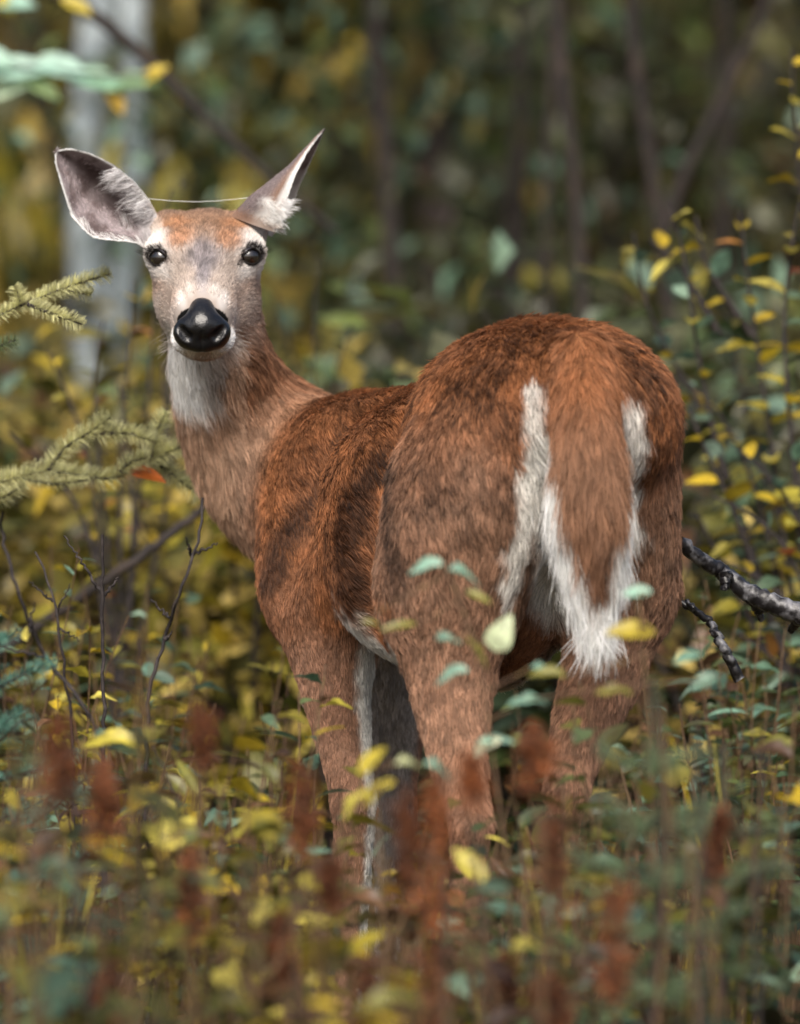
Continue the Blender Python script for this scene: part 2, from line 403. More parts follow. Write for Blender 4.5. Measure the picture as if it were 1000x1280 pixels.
    for ec in EYE_C: c = mixc(c, whead * sstep(.0175, .0150, np.linalg.norm((X - ec) * [1, .8, 1.15], axis=1)), lin(38, 30, 28))
    return np.clip(c, 0.004, 1)
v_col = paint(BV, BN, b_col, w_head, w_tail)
# --- ear colours: inside and back, v runs from root to tip, t from one rim to the other
def ear_col(k, uv, side, X):
    v, t = uv[..., 0], uv[..., 1]; nz = vnoise(X, 90) - .5; e = np.minimum(t, 1 - t)
    if side > 0:
        c = np.tile(lin(168, 156, 158), (len(v), 1)); c = mixc(c, sstep(.0, .3, vnoise(X + 3, 75) * .6 + vnoise(X + 8, 160) * .4 - .42) * .9, lin(108, 93, 92))
        c = mixc(c, sstep(.42, .10, np.abs(t - .36) + np.abs(v - .62) * .6 + nz * .25) * .85, lin(80, 66, 64)); c = mixc(c, sstep(.86, .97, v) * .5, lin(92, 78, 76))
        st = vnoise(np.stack([v * 60, t * 6, v * 0], -1), 1.0)
        if k == 0:
            c = mixc(c, np.clip(sstep(.34, .10, t + (st - .5) * .4) * sstep(.50, .30, v + nz * .1) + sstep(.13, .05, v + nz * .1), 0, 1) * .6, lin(222, 220, 220))
            c = mixc(c, sstep(.07, .02, np.abs(v - .24) + np.abs(t - .60) * .5 + nz * .06), lin(226, 224, 224))
            c = mixc(c, sstep(.80, .93, t) * sstep(.55, .35, v) * .8, lin(92, 78, 76))
        else: c = mixc(c, np.clip(sstep(.62, .42, v + nz * .2), 0, 1), lin(226, 224, 224))
        c = mixc(c, sstep(.030, .012, e + (v > .98) * -.05), lin(232, 230, 228))
    else:
        c = np.tile(lin(152, 122, 104), (len(v), 1)); c = mixc(c, sstep(.06, .22, t) * .9, lin(128, 118, 120))
        c = mixc(c, sstep(.10, .05, t + nz * .03), lin(236, 235, 234)); c = mixc(c, sstep(.92, .97, t), lin(230, 230, 228))
        c = mixc(c, sstep(.30, .20, v + nz * .12) * sstep(.24, .10, t + nz * .1), lin(238, 237, 234))
        c = mixc(c, sstep(.14, .02, v) * .6, lin(168, 128, 98))
    return c
ear_parts = []
for k, (V, N, uv, Vi, Vo, q) in enumerate(EARS):
    ear_parts.append((Vi, q, ear_col(k, uv.reshape(-1, 2), 1, Vi))); ear_parts.append((Vo, q[:, ::-1], ear_col(k, uv.reshape(-1, 2), -1, Vo)))
# --- one skin mesh
allV, allQ, allC = [BV], [BQ], [v_col]; off = len(BV)
for v, q, c in ear_parts: allV.append(v); allQ.append(q + off); allC.append(c); off += len(v)
m_skin, n_, b_ = new_mat('deer_skin')
at = n_.nodes.new('ShaderNodeAttribute'); at.attribute_name = 'col'; hs = n_.nodes.new('ShaderNodeHueSaturation'); hs.inputs['Value'].default_value = .62
n_.links.new(at.outputs['Color'], hs.inputs['Color']); n_.links.new(hs.outputs[0], b_.inputs['Base Color']); b_.inputs['Roughness'].default_value = .9; b_.inputs['Specular IOR Level'].default_value = .1
DEER_AT = ground_pt(P(600, 600, 7.3), 0)
deer = empty('deer', DEER_AT)
tag(deer, 'brown white-tailed doe looking back over her shoulder among the undergrowth', 'deer')
def dlink(name, me): o = link(name, me, deer); o.location = -Vector(DEER_AT); return o
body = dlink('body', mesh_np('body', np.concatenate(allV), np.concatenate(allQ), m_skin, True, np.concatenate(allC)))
# --- fur: explicit strands
rng = np.random.RandomState(5)
def unit_rand(n): return nrm(rng.normal(size=(n, 3)))
S_root, S_n, S_flow, S_len, S_col, S_lift, S_tip, S_rad, S_free = [], [], [], [], [], [], [], [], []
def add_strands(root, n, flow, length, col, lift, darktip, rad, free):
    S_root.append(root); S_n.append(n); S_flow.append(flow); S_len.append(length); S_col.append(col); S_lift.append(lift); S_tip.append(darktip); S_rad.append(rad); S_free.append(free)
def scatter(V, Q, dens):
    """random points on quads: quad index and bilinear weights"""
    a = np.linalg.norm(np.cross(V[Q[:, 2]] - V[Q[:, 0]], V[Q[:, 3]] - V[Q[:, 1]]), axis=1) * .5
    e = a * dens[Q].mean(1); cnt = np.floor(e + rng.rand(len(e))).astype(int); qi = np.repeat(np.arange(len(Q)), cnt)
    u, v = rng.rand(len(qi)), rng.rand(len(qi)); w = np.stack([(1 - u) * (1 - v), u * (1 - v), u * v, (1 - u) * v], -1)
    return qi, w
def interp(A, Q, qi, w): return (A[Q[qi]] * (w[..., None] if A.ndim == 2 else w)).sum(1)
DENS = float(FUR_N)
seen = sstep(-.75, .1, -(BN @ nrm(np.array([-.02, 1, -.03]))))           # thinner on the side away from the path
dens = DENS * (.35 + .65 * seen) * (1 + 2.6 * w_head + .6 * w_tail) * np.where(BV[:, 2] < .30, .5, 1)
qi, w = scatter(BV, BQ, dens)
root = interp(BV, BQ, qi, w); n = nrm(interp(BN, BQ, qi, w)); fl = interp(b_flow, BQ, qi, w); L = interp(b_len, BQ, qi, w); base = interp(b_col, BQ, qi, w)
wh = interp(w_head, BQ, qi, w); wt = interp(w_tail, BQ, qi, w)
# bare: eyes, nose leather
bare = np.zeros(len(root), bool)
for ec in EYE_C: bare |= np.linalg.norm((root - ec) * [1, .8, 1.2], axis=1) < .0142
fz = (root - HO) @ HFv; fyy = ((root - HO) @ UPV) * 1000; fxx = (root[:, 0] - HO[0]) * 1000
NOSE_HALF = lambda y: np.interp(y, [-112, -104, -92, -80, -72, -60, -50], [20, 26, 33, 36, 34, 22, 6])
bare |= (wh > .5) & (fz > .05) & (fyy > -113) & (fyy < -49) & (np.abs(fxx) < NOSE_HALF(fyy))
keep = ~bare
root, n, fl, L, base, wh, wt = (a[keep] for a in (root, n, fl, L, base, wh, wt))
N_ = len(root)
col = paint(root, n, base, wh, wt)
fl = fl + np.array([0, 0, -.25])[None] * (1 - wh)[:, None]
wav = np.stack([vnoise(root + 11 * i, 38) - .5 for i in range(3)], -1); wav2 = np.stack([vnoise(root + 5 * i + 3, 140) - .5 for i in range(3)], -1)
trunkw = sstep(.0195, .0175, L) * (1 - wh) * (1 - wt)
fl = nrm(fl) + wav * .5 * (1 - .3 * trunkw)[:, None] + wav2 * .5 * (1 - .5 * wh)[:, None] * (1 - .5 * trunkw)[:, None] + unit_rand(N_) * (.16 + .05 * wh)[:, None]
# tail hair splays to the sides
tl = nrm(n - (n @ np.array([0, 0, 1.0]))[:, None] * np.array([0, 0, 1.0])); sidew = sstep(.05, .7, np.abs(n[:, 0])) * sstep(.3, .8, wt)
tup = np.clip((root[:, 2] - P(0, 765, 6.97)[2]) / .30, 0, 1)
fl = fl + (tl * (.80 * sidew * sstep(1.0, .55, tup))[:, None])
fl = fl + (np.array([0, 0, -.5]) * sstep(.3, .8, wt)[:, None])
fl = nrm(fl - (fl * n).sum(1, keepdims=True) * n)
L = L * (.65 + .6 * rng.rand(N_)) * (.85 + .4 * vnoise(root, 30))
L *= 1 + sstep(.2, .6, wt) * (.30 - .80 * sstep(.5, .95, tup))
fxx = (root[:, 0] - HO[0]) * 1000; fyy = ((root - HO) @ UPV) * 1000
L = np.where(wh > .5, L * np.interp(fyy, [-110, -70, -20, 20, 45], [.6, .6, .75, .95, .95]), L)
lift = np.where(wh > .5, .35, .42) + .35 * (vnoise(root + 2, 55) - .5) + .1 * rng.randn(N_)
lift = np.where(wt > .4, (.5 - .3 * sstep(.5, .9, tup)) + .1 * rng.randn(N_), lift)
wb = np.clip(1 - wh - wt, 0, 1); lum = col.mean(1)
band = np.zeros(N_)  # extra dark tips: guard hair and painted shade in folds, plus the croup
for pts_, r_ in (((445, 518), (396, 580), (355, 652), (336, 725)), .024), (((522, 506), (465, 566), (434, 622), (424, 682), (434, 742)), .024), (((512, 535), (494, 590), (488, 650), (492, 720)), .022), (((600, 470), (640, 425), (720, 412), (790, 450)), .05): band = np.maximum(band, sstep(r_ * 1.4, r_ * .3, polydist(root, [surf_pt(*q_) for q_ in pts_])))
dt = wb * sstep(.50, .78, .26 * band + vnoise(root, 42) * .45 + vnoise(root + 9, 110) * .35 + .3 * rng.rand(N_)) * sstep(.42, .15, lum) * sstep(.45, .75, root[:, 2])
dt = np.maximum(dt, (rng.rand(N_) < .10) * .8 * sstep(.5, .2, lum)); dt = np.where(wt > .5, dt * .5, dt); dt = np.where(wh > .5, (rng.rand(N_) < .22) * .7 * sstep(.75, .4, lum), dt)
rad = np.where(wh > .5, .00032, .00038) * (.75 + .5 * rng.rand(N_)); rad = np.where(wt > .5, .00038, rad)
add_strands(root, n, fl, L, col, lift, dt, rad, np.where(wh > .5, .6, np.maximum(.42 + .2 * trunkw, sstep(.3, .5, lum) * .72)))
# ears
for k, (V, N, uv, Vi, Vo, q) in enumerate(EARS):
    dv = nrm(np.gradient(V, axis=0)).reshape(-1, 3); du = nrm(np.gradient(V, axis=1)).reshape(-1, 3); uvf = uv.reshape(-1, 2); Nf = N.reshape(-1, 3)
    for side, VV in ((1, Vi), (-1, Vo)):
        dn = np.full(len(VV), DENS * (5.0 if side < 0 else 3.2))
        qi, w = scatter(VV, q, dn); r = interp(VV, q, qi, w); nn = nrm(interp(Nf, q, qi, w)) * side; f = nrm(interp(dv, q, qi, w)); d2 = nrm(interp(du, q, qi, w)); uvv = interp(uvf, q, qi, w)
        c = ear_col(k, uvv, side, r); m = len(r); ln = np.full(m, .0065) * (.7 + .6 * rng.rand(m)); lf = np.full(m, .3)
        if side > 0:
            ln *= 1.2 if k == 0 else .6; lw = c.mean(1)
            f = f * .6 + d2 * np.where(uvv[:, 1] < .5, .9, -.6)[:, None]
            hide = rng.rand(m) < .45; c = np.where((hide & (lw > .4) & (uvv[:, 0] > .1))[:, None], lin(128, 112, 112) * (.6 + .6 * rng.rand(m))[:, None], c) if k == 0 else c
            tuft = (lw > .40) & (uvv[:, 0] < .5) & (uvv[:, 1] > .04) & ((k == 0) | (uvv[:, 1] < .25)); ln = np.where(tuft, (.020 if k == 0 else .008) * (.5 + .8 * rng.rand(m)), ln); lf = np.where(tuft, .55, .35)
        else:
            tuft = (c.mean(1) > .6) & (uvv[:, 0] < .34) & (uvv[:, 1] < .22); ln = np.where(tuft, .012 * (.6 + .6 * rng.rand(m)), ln)
            if k == 1: f = np.where(tuft[:, None], d2 * -.9 - f * .25, f)
        f = nrm(f + unit_rand(m) * .30); f = nrm(f - (f * nn).sum(1, keepdims=True) * nn)
        add_strands(r, nn, f, ln, c, lf, np.zeros(m), np.full(m, .00024), np.full(m, .6))
# fringe of white hair at the outer ear's opening
V, N, uv, *_ = EARS[1]
m = 420; i = (rng.rand(m) ** 1.2 * 12 + 1).astype(int); r = V[i, (rng.rand(m) * 3).astype(int)] + unit_rand(m) * .002
f = nrm(np.array([.9, .25, -.25]) + unit_rand(m) * .35); nn = nrm(np.array([.2, -.3, .6]) + unit_rand(m) * .2)
add_strands(r, nn, f, .017 * (.4 + rng.rand(m)), np.tile(lin(234, 233, 232), (m, 1)), np.full(m, .2), np.zeros(m), np.full(m, .00022), np.full(m, .3))
V, N, uv, *_ = EARS[0]
m = 650; i = (rng.rand(m) * 18 + 2).astype(int); r = V[i, (rng.rand(m) * 3).astype(int)] + unit_rand(m) * .0015
f = nrm(np.array([-.9, -.1, -.35]) + unit_rand(m) * .5); nn = nrm(np.array([0, -1, .2]) + unit_rand(m) * .2)
add_strands(r, nn, f, .034 * (.4 + .8 * rng.rand(m)), np.tile(lin(228, 226, 227), (m, 1)), np.full(m, .25), np.zeros(m), np.full(m, .00017), np.full(m, .3))
# whiskers
m = 46; sgn = np.where(rng.rand(m) < .5, -1, 1); r = np.array([H(s * (.028 + .008 * rng.rand()), -.045 - .02 * rng.rand(), .10 + .02 * rng.rand()) for s in sgn])
f = nrm(np.stack([sgn * .8, np.full(m, -.25), -.45 + .5 * rng.randn(m)], -1)); add_strands(r, f, f, .035 * (.4 + .8 * rng.rand(m)), np.tile(lin(190, 182, 176), (m, 1)), np.full(m, .3), np.zeros(m), np.full(m, .00012), np.full(m, 1.0))
root, n, fl, L, col, lift, dt, rad, free = (np.concatenate(a) for a in (S_root, S_n, S_flow, S_len, S_col, S_lift, S_tip, S_rad, S_free))
NS = len(root); print('strands', NS)
# clumping: every strand leans to the tip of the nearest of 1/14 guides
K = 6; s = np.linspace(0, 1, K)
pts = np.zeros((NS, K, 3)); pts[:, 0] = root - n * .0012
for j in range(1, K):
    d = nrm(fl + n * (lift * (1.15 - 1.0 * s[j]))[:, None]); pts[:, j] = pts[:, j - 1] + d * (L / (K - 1))[:, None]
gi = rng.choice(NS, NS // 16, replace=False); kd = kdtree.KDTree(len(gi))
for a, b in enumerate(gi): kd.insert(root[b], a)
kd.balance(); near = np.array([gi[kd.find(r)[1]] for r in root])
close = np.linalg.norm(root - root[near], axis=1) < .02; amt = np.where(close, (1 - free) * .85, 0)
for j in range(1, K): pts[:, j] += (pts[near, j] - pts[:, j]) * (amt * s[j] ** 1.3)[:, None]
pts[:, 1:] += (rng.randn(NS, 1, 3) * .05 * L[:, None, None]) * (s[1:] ** 2)[None, :, None]
tint = (.72 + .56 * rng.rand(NS)) * (.88 + .24 * vnoise(root, 70)); gl = (.68 + .64 * rng.rand(NS))[near]; gl = np.where(col.mean(1) > .4, .85 + .15 * gl, gl)
cc = np.zeros((NS, K, 4), np.float32); cc[..., 3] = 1
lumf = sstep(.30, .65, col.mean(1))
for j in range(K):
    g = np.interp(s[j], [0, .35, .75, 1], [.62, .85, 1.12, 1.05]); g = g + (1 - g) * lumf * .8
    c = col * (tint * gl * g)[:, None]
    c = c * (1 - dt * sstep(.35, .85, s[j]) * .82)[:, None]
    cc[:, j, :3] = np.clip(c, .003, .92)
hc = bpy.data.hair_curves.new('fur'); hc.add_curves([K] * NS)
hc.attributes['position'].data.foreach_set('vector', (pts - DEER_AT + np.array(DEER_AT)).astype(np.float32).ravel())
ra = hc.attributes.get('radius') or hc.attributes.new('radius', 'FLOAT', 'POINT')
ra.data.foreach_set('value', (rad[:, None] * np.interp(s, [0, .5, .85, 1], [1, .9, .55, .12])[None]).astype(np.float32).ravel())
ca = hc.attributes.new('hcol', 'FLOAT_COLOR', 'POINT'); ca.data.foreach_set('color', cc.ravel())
m_fur, n_, b_ = new_mat('deer_fur')
at = n_.nodes.new('ShaderNodeAttribute'); at.attribute_name = 'hcol'
n_.links.new(at.outputs['Color'], b_.inputs['Base Color']); b_.inputs['Roughness'].default_value = .55; b_.inputs['Specular IOR Level'].default_value = .25
tr = n_.nodes.new('ShaderNodeBsdfTranslucent'); n_.links.new(at.outputs['Color'], tr.inputs['Color'])
mx = n_.nodes.new('ShaderNodeMixShader'); mx.inputs[0].default_value = .25
n_.links.new(b_.outputs[0], mx.inputs[1]); n_.links.new(tr.outputs[0], mx.inputs[2]); n_.links.new(mx.outputs[0], n_.nodes['Material Output'].inputs['Surface'])
hc.materials.append(m_fur)
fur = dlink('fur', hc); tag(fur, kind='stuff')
# --- nose leather, eyes, lids and lashes, hooves
def grid_mesh(name, sd, lo, hi, h, mat, sm=3):
    ax = [np.arange(a, b, h, dtype=np.float32) for a, b in zip(lo, hi)]
    X = np.stack(np.meshgrid(*ax, indexing='ij'), -1); V, Q = surface_nets(sd(X.astype(float)).astype(np.float32), *ax)
    V = smooth_mesh(V, Q, sm, np.zeros(len(V), bool)); N = vert_normals(V, Q)
    if np.sum((V - V.mean(0)) * N) < 0: Q = Q[:, ::-1]
    return mesh_np(name, V, Q, mat)
m_nose, n_, b_ = new_mat('nose_leather'); b_.inputs['Base Color'].default_value = (.004, .004, .005, 1); b_.inputs['Roughness'].default_value = .30; b_.inputs['Specular IOR Level'].default_value = .5
vo = n_.nodes.new('ShaderNodeTexVoronoi'); vo.inputs['Scale'].default_value = 420; tc = n_.nodes.new('ShaderNodeTexCoord'); n_.links.new(tc.outputs['Object'], vo.inputs['Vector'])
bp = n_.nodes.new('ShaderNodeBump'); bp.inputs['Strength'].default_value = .35; bp.inputs['Distance'].default_value = .0007; n_.links.new(vo.outputs['Distance'], bp.inputs['Height']); n_.links.new(bp.outputs[0], b_.inputs['Normal'])
NO = H(0, -.031, .139)
def nose_sd(X):
    q = (X - NO) @ HAX.T                                   # side, up, forward
    def e(c, r): p = (q - np.array(c)) / np.array(r); k0 = np.linalg.norm(p, axis=-1); k1 = np.linalg.norm(p / np.array(r), axis=-1); return k0 * (k0 - 1) / np.maximum(k1, 1e-6)
    d = e((0, .009, .003), (.027, .018, .021))
    d = smin(d, e((0, .020, -.018), (.016, .013, .026)), .012)      # leather running up the bridge
    for s in (-1, 1): d = smin(d, e((s * .021, -.001, .003), (.0150, .0165, .018)), .008)   # wings
    d = smin(d, e((0, -.011, .005), (.026, .014, .020)), .010)      # down to the lip
    for s in (-1, 1):                                               # comma shaped nostrils
        a = np.array([s * .0185, .0030, .0235]); b = np.array([s * .0295, .0125, .0140]); ba = b - a
        h = np.clip(((q - a) @ ba) / (ba @ ba), 0, 1); c = np.linalg.norm(q - a - h[..., None] * ba, axis=-1) - (.0078 - .0030 * h); d = -smin(-d, c, .003)
    d = d + .0010 * (vnoise(q + 1, 140) - .5)
    d = d + .0011 * np.exp(-(q[..., 0] / .0013) ** 2) * (q[..., 1] < .012)      # groove
    return d
dlink('nose', grid_mesh('nose', nose_sd, NO - .055, NO + .055, .0012, m_nose, 3))
m_eye, n_, b_ = new_mat('eye_dark'); b_.inputs['Base Color'].default_value = (.008, .005, .004, 1); b_.inputs['Roughness'].default_value = .02; b_.inputs['Specular IOR Level'].default_value = .8; b_.inputs['Coat Weight'].default_value = 1
m_lid, n_, b_ = new_mat('eyelid_skin'); b_.inputs['Base Color'].default_value = (.010, .008, .007, 1); b_.inputs['Roughness'].default_value = .85; b_.inputs['Specular IOR Level'].default_value = .15
def uv_sphere(name, r, mat, seg=32, rings=20):
    th = np.linspace(0, math.pi, rings); ph = np.linspace(0, 2 * math.pi, seg, endpoint=False)
    V = np.array([[r * math.sin(a) * math.cos(b), r * math.sin(a) * math.sin(b), r * math.cos(a)] for a in th for b in ph])
    Q = [[i * seg + j, (i + 1) * seg + j, (i + 1) * seg + (j + 1) % seg, i * seg + (j + 1) % seg] for i in range(rings - 1) for j in range(seg)]
    return mesh_np(name, V, Q, mat)
def tube(pts, rads, seg=7):
    pts = np.asarray(pts, float); n = len(pts); T = nrm(np.gradient(pts, axis=0)); ref = np.array([.3, .5, .8]) if abs(T[0] @ np.array([.3, .5, .8])) < .9 else np.array([1.0, 0, 0])
    V = []
    for p, t, r in zip(pts, T, rads):
        a = nrm(np.cross(t, ref)); b = np.cross(t, a); ang = np.linspace(0, 2 * math.pi, seg, endpoint=False)
        V.append(p + r * (np.cos(ang)[:, None] * a + np.sin(ang)[:, None] * b))
    Q = [[i * seg + j, i * seg + (j + 1) % seg, (i + 1) * seg + (j + 1) % seg, (i + 1) * seg + j] for i in range(n - 1) for j in range(seg)]
    return np.concatenate(V), np.array(Q)
for c, s in zip(EYE_C, (-1, 1)):
    e = dlink('eye', uv_sphere('eye', EYE_R, m_eye)); e.location = Vector(c - DEER_AT); 
    out = nrm(np.array([s * .42, -1, .02])); sx = nrm(np.cross(out, [0, 0, 1.0])) * -1; sx = sx if sx[0] > 0 else -sx; up = nrm(np.cross(sx, out)); up = up if up[2] > 0 else -up
    R = EYE_R + .0002
    # almond lid margin on the eyeball, longer at the inner corner
    ang = np.linspace(0, 2 * math.pi, 41); L_ = []
    for a in ang:
        hx = math.cos(a); vy = math.sin(a); inner = max(0, -hx * s)
        x = hx * (.0118 + .0035 * inner ** 3) + s * .0008; y = vy * (.0092 if vy > 0 else .0094) * (1 - .30 * inner ** 2) - .0035 * inner ** 3
        z2 = R * R - x * x - y * y; z = math.sqrt(max(z2, .00001)); L_.append(c + sx * x + up * y + out * z)
    V, Q = tube(L_, [.0015] * 41, 8)
    lid = link('eyelid', mesh_np('eyelid', V - c, Q, m_lid), e)
    V, Q = [], []; off = 0
    for t in np.linspace(.05, .8, 17):                          # upper lashes, longest towards the outer corner
        a = math.pi * (t if s > 0 else 1 - t); b0 = L_[int(round(a / (2 * math.pi) * 40))]; ln = .005 + .017 * (1 - t) ** 1.6
        d = nrm(out * .7 + sx * s * (.9 - .7 * t) + up * (.25 + .1 * random.Random(int(t * 99)).random())); pp = [b0 + d * ln * k + np.array([0, 0, .002]) * k * k for k in (0, .35, .7, 1)]
        v, q = tube(pp, [.0006, .0005, .0004, .0002], 4); V.append(v); Q.append(q + off); off += len(v)
    link('eyelashes', mesh_np('eyelashes', np.concatenate(V) - c, np.concatenate(Q), m_lid), e)
m_hoof, n_, b_ = new_mat('hoof_horn'); b_.inputs['Base Color'].default_value = (.02, .016, .013, 1); b_.inputs['Roughness'].default_value = .45
for k, fw in ((hk, (-.034, .06)), (hk2, (-.034, .06)), (kn, (-.012, -.02)), (kn2, (-.012, -.02))):
    g = ground_pt(k + np.array([fw[0], fw[1], 0]))
    def hoof_sd(X, g=g):
        q = (X - g) @ BODY_AX.T; d = None
        for s in (-1, 1):
            a = np.array([-.012, s * .011, .052]); b = np.array([.026, s * .012, .008]); ba = b - a
            h = np.clip(((q - a) @ ba) / (ba @ ba), 0, 1); e = np.linalg.norm((q - a - h[..., None] * ba) * [1, 1.35, 1], axis=-1) - (.017 - .006 * h); d = e if d is None else np.minimum(d, e)
        return np.maximum(d, -q[..., 2])
    dlink('hoof', grid_mesh('hoof', hoof_sd, g + [-.06, -.06, -.02], g + [.06, .06, .09], .004, m_hoof, 2))

P = _P0
# ------------------------------------------------------------------ ground
R0 = random.Random(3)
m_gr, n_, b_ = new_mat('forest_floor')
tc = n_.nodes.new('ShaderNodeTexCoord'); nz = n_.nodes.new('ShaderNodeTexNoise'); nz.inputs['Scale'].default_value = 9; nz.inputs['Detail'].default_value = 8
n_.links.new(tc.outputs['Object'], nz.inputs['Vector']); cr = n_.nodes.new('ShaderNodeValToRGB'); n_.links.new(nz.outputs['Fac'], cr.inputs[0])
e = cr.color_ramp.elements; e[0].position = .35; e[0].color = (*lin(38, 30, 22), 1); e[1].position = .68; e[1].color = (*lin(98, 72, 44), 1)
x = cr.color_ramp.elements.new(.5); x.color = (*lin(62, 58, 32), 1)
n_.links.new(cr.outputs[0], b_.inputs['Base Color']); b_.inputs['Roughness'].default_value = .95
bp = n_.nodes.new('ShaderNodeBump'); bp.inputs['Strength'].default_value = .8; bp.inputs['Distance'].default_value = .03; n_.links.new(nz.outputs['Fac'], bp.inputs['Height']); n_.links.new(bp.outputs[0], b_.inputs['Normal'])
gxs = np.concatenate([np.linspace(-120, -8, 12), np.linspace(-7, 7, 57), np.linspace(8, 120, 12)]); gys = np.concatenate([np.linspace(-40, 1, 8), np.linspace(2, 30, 90), np.linspace(34, 180, 14)])
XX, YY = np.meshgrid(gxs, gys, indexing='ij'); ZZ = (vnoise(np.stack([XX, YY, XX * 0], -1), .9) - .5) * .10 * sstep(8.3, 10, YY) - .004
idx = np.arange(XX.size).reshape(XX.shape); Q = np.stack([idx[:-1, :-1], idx[1:, :-1], idx[1:, 1:], idx[:-1, 1:]], -1).reshape(-1, 4)
tag(link('ground', mesh_np('ground', np.stack([XX, YY, ZZ], -1).reshape(-1, 3), Q, m_gr)), kind='structure')

# ------------------------------------------------------------------ leaf, needle and bark materials
def leaf_mat(name, src, trans=.35, rough=.42):
    m, n, b = new_mat(name)
    if src == 'object': a = n.nodes.new('ShaderNodeObjectInfo'); csock = a.outputs['Color']
    else: a = n.nodes.new('ShaderNodeAttribute'); a.attribute_name = 'col'; csock = a.outputs['Color']
    tc = n.nodes.new('ShaderNodeTexCoord'); nz = n.nodes.new('ShaderNodeTexNoise'); nz.inputs['Scale'].default_value = 3.0 if src == 'object' else 40; nz.inputs['Detail'].default_value = 4
    n.links.new(tc.outputs['Object'], nz.inputs['Vector'])
    mp = n.nodes.new('ShaderNodeMapRange'); mp.inputs['From Min'].default_value = .3; mp.inputs['From Max'].default_value = .7; mp.inputs['To Min'].default_value = .65; mp.inputs['To Max'].default_value = 1.25
    n.links.new(nz.outputs['Fac'], mp.inputs['Value'])
    mm = n.nodes.new('ShaderNodeVectorMath'); mm.operation = 'SCALE'; n.links.new(csock, mm.inputs[0]); n.links.new(mp.outputs[0], mm.inputs['Scale'])
    vo = n.nodes.new('ShaderNodeTexNoise'); vo.inputs['Scale'].default_value = 5.5 if src == 'object' else 90; vo.inputs['Detail'].default_value = 3; n.links.new(tc.outputs['Object'], vo.inputs['Vector'])
    if src == 'object':
        vs = n.nodes.new('ShaderNodeVectorMath'); vs.operation = 'ADD'; cb = n.nodes.new('ShaderNodeCombineXYZ'); ml = n.nodes.new('ShaderNodeMath'); ml.operation = 'MULTIPLY'; ml.inputs[1].default_value = 37
        n.links.new(a.outputs['Random'], ml.inputs[0]); n.links.new(ml.outputs[0], cb.inputs[0]); n.links.new(tc.outputs['Object'], vs.inputs[0]); n.links.new(cb.outputs[0], vs.inputs[1]); n.links.new(vs.outputs[0], vo.inputs['Vector']); n.links.new(vs.outputs[0], nz.inputs['Vector'])
    sp = n.nodes.new('ShaderNodeMapRange'); sp.inputs['From Min'].default_value = .60; sp.inputs['From Max'].default_value = .68; sp.inputs['To Max'].default_value = .75; n.links.new(vo.outputs['Fac'], sp.inputs['Value'])
    mb = n.nodes.new('ShaderNodeMix'); mb.data_type = 'RGBA'; n.links.new(sp.outputs[0], mb.inputs['Factor']); n.links.new(mm.outputs[0], mb.inputs[6]); mb.inputs[7].default_value = (.055, .032, .016, 1)
    csock = mb.outputs[2]
    n.links.new(csock, b.inputs['Base Color']); b.inputs['Roughness'].default_value = rough; b.inputs['Specular IOR Level'].default_value = .5
    t = n.nodes.new('ShaderNodeBsdfTranslucent'); n.links.new(csock, t.inputs['Color']); mx = n.nodes.new('ShaderNodeMixShader'); mx.inputs[0].default_value = trans
    n.links.new(b.outputs[0], mx.inputs[1]); n.links.new(t.outputs[0], mx.inputs[2]); n.links.new(mx.outputs[0], n.nodes['Material Output'].inputs['Surface'])
    return m
m_leaf = leaf_mat('leaf_green_to_yellow', 'object'); m_foli = leaf_mat('foliage', 'attr'); m_need = leaf_mat('needles', 'attr', .2, .5)
def bark_mat(name, c0, c1, scale=40, rough=.85):
    m, n, b = new_mat(name); tc = n.nodes.new('ShaderNodeTexCoord'); nz = n.nodes.new('ShaderNodeTexNoise'); nz.inputs['Scale'].default_value = scale; nz.inputs['Detail'].default_value = 6
    n.links.new(tc.outputs['Object'], nz.inputs['Vector']); cr = n.nodes.new('ShaderNodeValToRGB'); n.links.new(nz.outputs['Fac'], cr.inputs[0])
    e = cr.color_ramp.elements; e[0].position = .48; e[0].color = (*c0, 1); e[1].position = .70; e[1].color = (*c1, 1); n.links.new(cr.outputs[0], b.inputs['Base Color']); b.inputs['Roughness'].default_value = rough
    bp = n.nodes.new('ShaderNodeBump'); bp.inputs['Strength'].default_value = .5; bp.inputs['Distance'].default_value = .004; n.links.new(nz.outputs['Fac'], bp.inputs['Height']); n.links.new(bp.outputs[0], b.inputs['Normal'])
    return m
m_twig = bark_mat('twig_bark', lin(34, 28, 28), lin(62, 54, 52), 120); m_wet = bark_mat('wet_lichen_bark', lin(24, 22, 24), lin(120, 120, 124), 70, .4)
m_trunk = bark_mat('dark_bark', lin(34, 27, 24), lin(58, 47, 40), 25); m_birch = bark_mat('birch_bark', lin(104, 114, 118), lin(164, 174, 178), 5, .8)
m_stem = bark_mat('plant_stem', lin(84, 62, 44), lin(112, 92, 58), 90)
m_seed = leaf_mat('dry_seed_head', 'attr', .1, .8)
